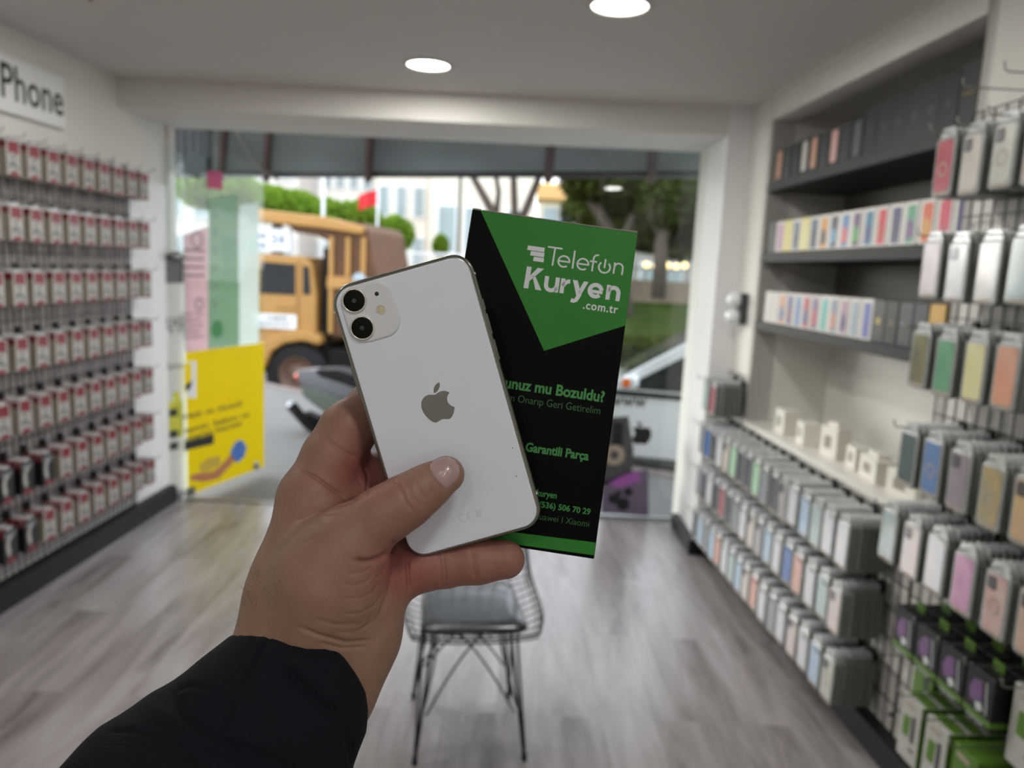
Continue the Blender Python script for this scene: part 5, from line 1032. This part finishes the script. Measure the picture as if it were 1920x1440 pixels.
b = MB(Matrix(((1, 0, 0, 0), (0, 0, -1, -.052), (0, 1, 0, 0), (0, 0, 0, 1)))); b.box(-.66, -.5, 2.46, 2.54, 0, .001, 0); b.box(-.66, -.5, 2.6, 2.68, 0, .001, 0); put_text(b, '34', -.42, -.2, 2.52, .16, .001, bold=.02); b.build('roof_lettering', mat('sign_blue_grey', (120, 130, 150), .6), TK, recalc=False)
MB().ball((1.02, -.16, 2.05), .11, .1, .11).build('work_lamp', mat('lamp_glass_grey', (150, 160, 166), .2, .3), TK)
def wheel(x, y, r, w_, parent, m_hub, name='wheel'):
    e_ = None; b = MB(); M = T(x, y, r) @ Matrix.Rotation(pi / 2, 4, 'X')
    b.lathe([(r * .58, -w_ / 2), (r * .9, -w_ / 2), (r, -w_ * .36), (r, w_ * .36), (r * .9, w_ / 2), (r * .58, w_ / 2)], 36, 0, M); o = b.build(name, m_tire, parent)
    b = MB(); b.lathe([(0, w_ * .30), (r * .16, w_ * .34), (r * .2, w_ * .2), (r * .45, w_ * .12), (r * .52, w_ * .44), (r * .6, w_ * .46), (r * .6, -w_ * .4), (0, -w_ * .4)], 28, 0, M)
    for k in range(8): a = k * pi / 4; b.lathe([(0, w_ * .24), (r * .035, w_ * .24), (r * .035, w_ * .1)], 6, 0, M @ T(cos(a) * r * .3, sin(a) * r * .3, 0))
    b.build('rim', m_hub, o); return o
m_hub = mat('wheel_hub_brown', (112, 86, 70), .6, 0, .2, 10)
for (x, y) in ((.0, .08), (1.75, .12), (2.9, .12), (.0, 1.9), (1.75, 1.9), (2.9, 1.9)): wheel(x, y, .51, .3, TK, m_hub)

# ============================================================ MOTORBIKE
MBP = at(700, 840, 7.2); MK = empty('motorbike', 'dark motorbike seen from its tail behind the hand', 'motorbike', T(MBP.x, 7.2, -.028) @ Matrix.Rotation(radians(-16), 4, 'Z'))
m_mp = mat('bike_grey_plastic', (96, 98, 104), .3, 0, .05, 10, coat=.4); m_mg = mat('bike_green_grey', (84, 96, 84), .35, 0, .05, 10, coat=.4); m_chr = mat('bike_chrome', (200, 202, 206), .15, .9)
def bk(px, py): P_ = on_plane(px, py, (MBP.x, 7.2, 0), (sin(radians(16)), cos(radians(16)), 0)); P_ = MK.matrix_world.inverted() @ P_; return P_.x, P_.z
bpy.context.view_layer.update()
def bpp(name, pts, y0, y1, m, bev=.015): return prof_part(name, [bk(*p) for p in pts], y0, y1, m, MK, bev)
bpp('tail_cowl', [(566, 692), (590, 690), (660, 715), (720, 740), (720, 770), (650, 745), (600, 730), (568, 716)], -.09, .09, m_mp)
bpp('side_panel', [(572, 722), (600, 726), (650, 745), (715, 768), (715, 810), (660, 800), (610, 765), (580, 742)], -.11, .11, m_mg)
bpp('seat', [(600, 690), (640, 690), (720, 715), (790, 720), (790, 742), (720, 742), (650, 716), (610, 704)], -.12, .12, m_tire)
x, zz = bk(560, 706); MB().ball((x, 0, zz), .035, .05, .04).build('tail_light', mat('tail_light_red', (230, 70, 30), .25, 0, .05, 20, coat=.8), MK)
b = MB(); p0, p1, p2 = bk(562, 757), bk(590, 790), bk(680, 850); b.tube([(p0[0], -.14, p0[1]), (p1[0], -.14, p1[1]), (p2[0], -.12, p2[1])], .055, 12, r1=.04); ex = b.build('exhaust', m_chs, MK)
b = MB(); b.tube([(p0[0] - .03, -.14, p0[1] + .012), (p0[0] + .03, -.14, p0[1] - .012)], .045, 12); b.build('exhaust_tip', m_chr, ex)
wx, wz = bk(668, 850); o = wheel(wx, 0, .30, .13, MK, m_chs); wheel(wx + 1.25, 0, .30, .11, MK, m_chs)
bpp('rear_fender', [(575, 770), (600, 780), (630, 770), (690, 780), (690, 800), (640, 790), (606, 808), (590, 840), (580, 820)], -.07, .07, m_tire)
prof_part('engine', [(wx + .4, .2), (wx + .9, .2), (wx + .95, .5), (wx + .4, .52)], -.14, .14, m_chs, MK, .03); prof_part('fuel_tank', [(wx + .55, .62), (wx + 1.0, .62), (wx + .98, .85), (wx + .65, .85)], -.13, .13, m_mp, MK, .05)
b = MB(); b.tube([(wx + 1.25, -.05, .3), (wx + 1.0, -.05, .95)], .02, 8); b.tube([(wx + 1.25, .05, .3), (wx + 1.0, .05, .95)], .02, 8); b.build('front_fork', m_chr, MK)
b = MB(); b.tube([(wx + .9, -.32, 1.0), (wx + 1.0, -.1, .98), (wx + 1.0, .1, .98), (wx + .9, .32, 1.0)], .014, 8); b.build('handlebar', m_chs, MK)

# ============================================================ WHITE CAR
CY = 6.95; CP = at(1150, 722, CY); gz = -.30; CR = empty('white_car', 'white car standing behind the right glass pane', 'car', T(CP.x, CY, gz) @ Matrix.Rotation(radians(-14), 4, 'Z'))
m_car = mat('car_white', (226, 228, 230), .25, 0, .01, 4, coat=.8); m_cg = mat('car_glass', (30, 35, 33), .12, 0, .2, 3, spec=.4)
bz = CP.z - gz
body = [(-1.15, .30), (-1.2, .5), (-1.12, bz - .28), (-.9, bz - .16), (-.05, bz), (.72, bz + .49), (.95, bz + .53), (2.3, bz + .5), (2.9, bz + .1), (3.0, .5), (2.95, .3), (2.55, .3)] + arc(2.2, .32, .36, 0, 180, 10) + [(1.6, .26), (-.1, .26)] + arc(-.55, .32, .36, 0, 180, 10)
prof_part('car_body', body, 0, 1.6, m_car, CR, .05)
prof_part('side_window', [(.08, bz - .02), (.95, bz - .02), (1.0, bz + .42), (.80, bz + .42)], -.012, .02, m_cg, CR, .01); prof_part('rear_side_window', [(1.05, bz - .02), (2.1, bz - .02), (2.2, bz + .35), (2.0, bz + .42), (1.08, bz + .42)], -.012, .02, m_cg, CR, .01)
b = MB(); b.add([(-.02, .12, bz + .04), (-.02, 1.48, bz + .04), (.68, 1.35, bz + .49), (.68, .22, bz + .49)], [[0, 1, 2, 3]], 0, T(-.03, 0, .02)); b.build('windscreen', m_cg, CR)
b = MB(); b.box(-.1, 1.5, -.02, 0, bz - .09, bz - .04, bev=.005); b.box(.98, 1.0, -.008, .01, .35, bz); b.build('door_trim', m_chs, CR)
b = MB(); b.box(.1, .24, -.2, -.02, bz - .0, bz + .12, bev=.03); mr_ = b.build('door_mirror', m_car, CR); MB().box(.1, .17, -.215, -.19, bz + .02, bz + .1, bev=.01).build('turn_signal', mat('signal_orange', (236, 110, 30), .3, coat=.6), mr_)
for (x, y) in ((-.55, .1), (2.2, .1), (-.55, 1.5), (2.2, 1.5)): wheel(x, y, .31, .2, CR, m_chr)
b = MB(); b.box(-1.22, -1.1, .15, .5, bz - .42, bz - .28, bev=.02); b.build('headlight', m_chr, CR)
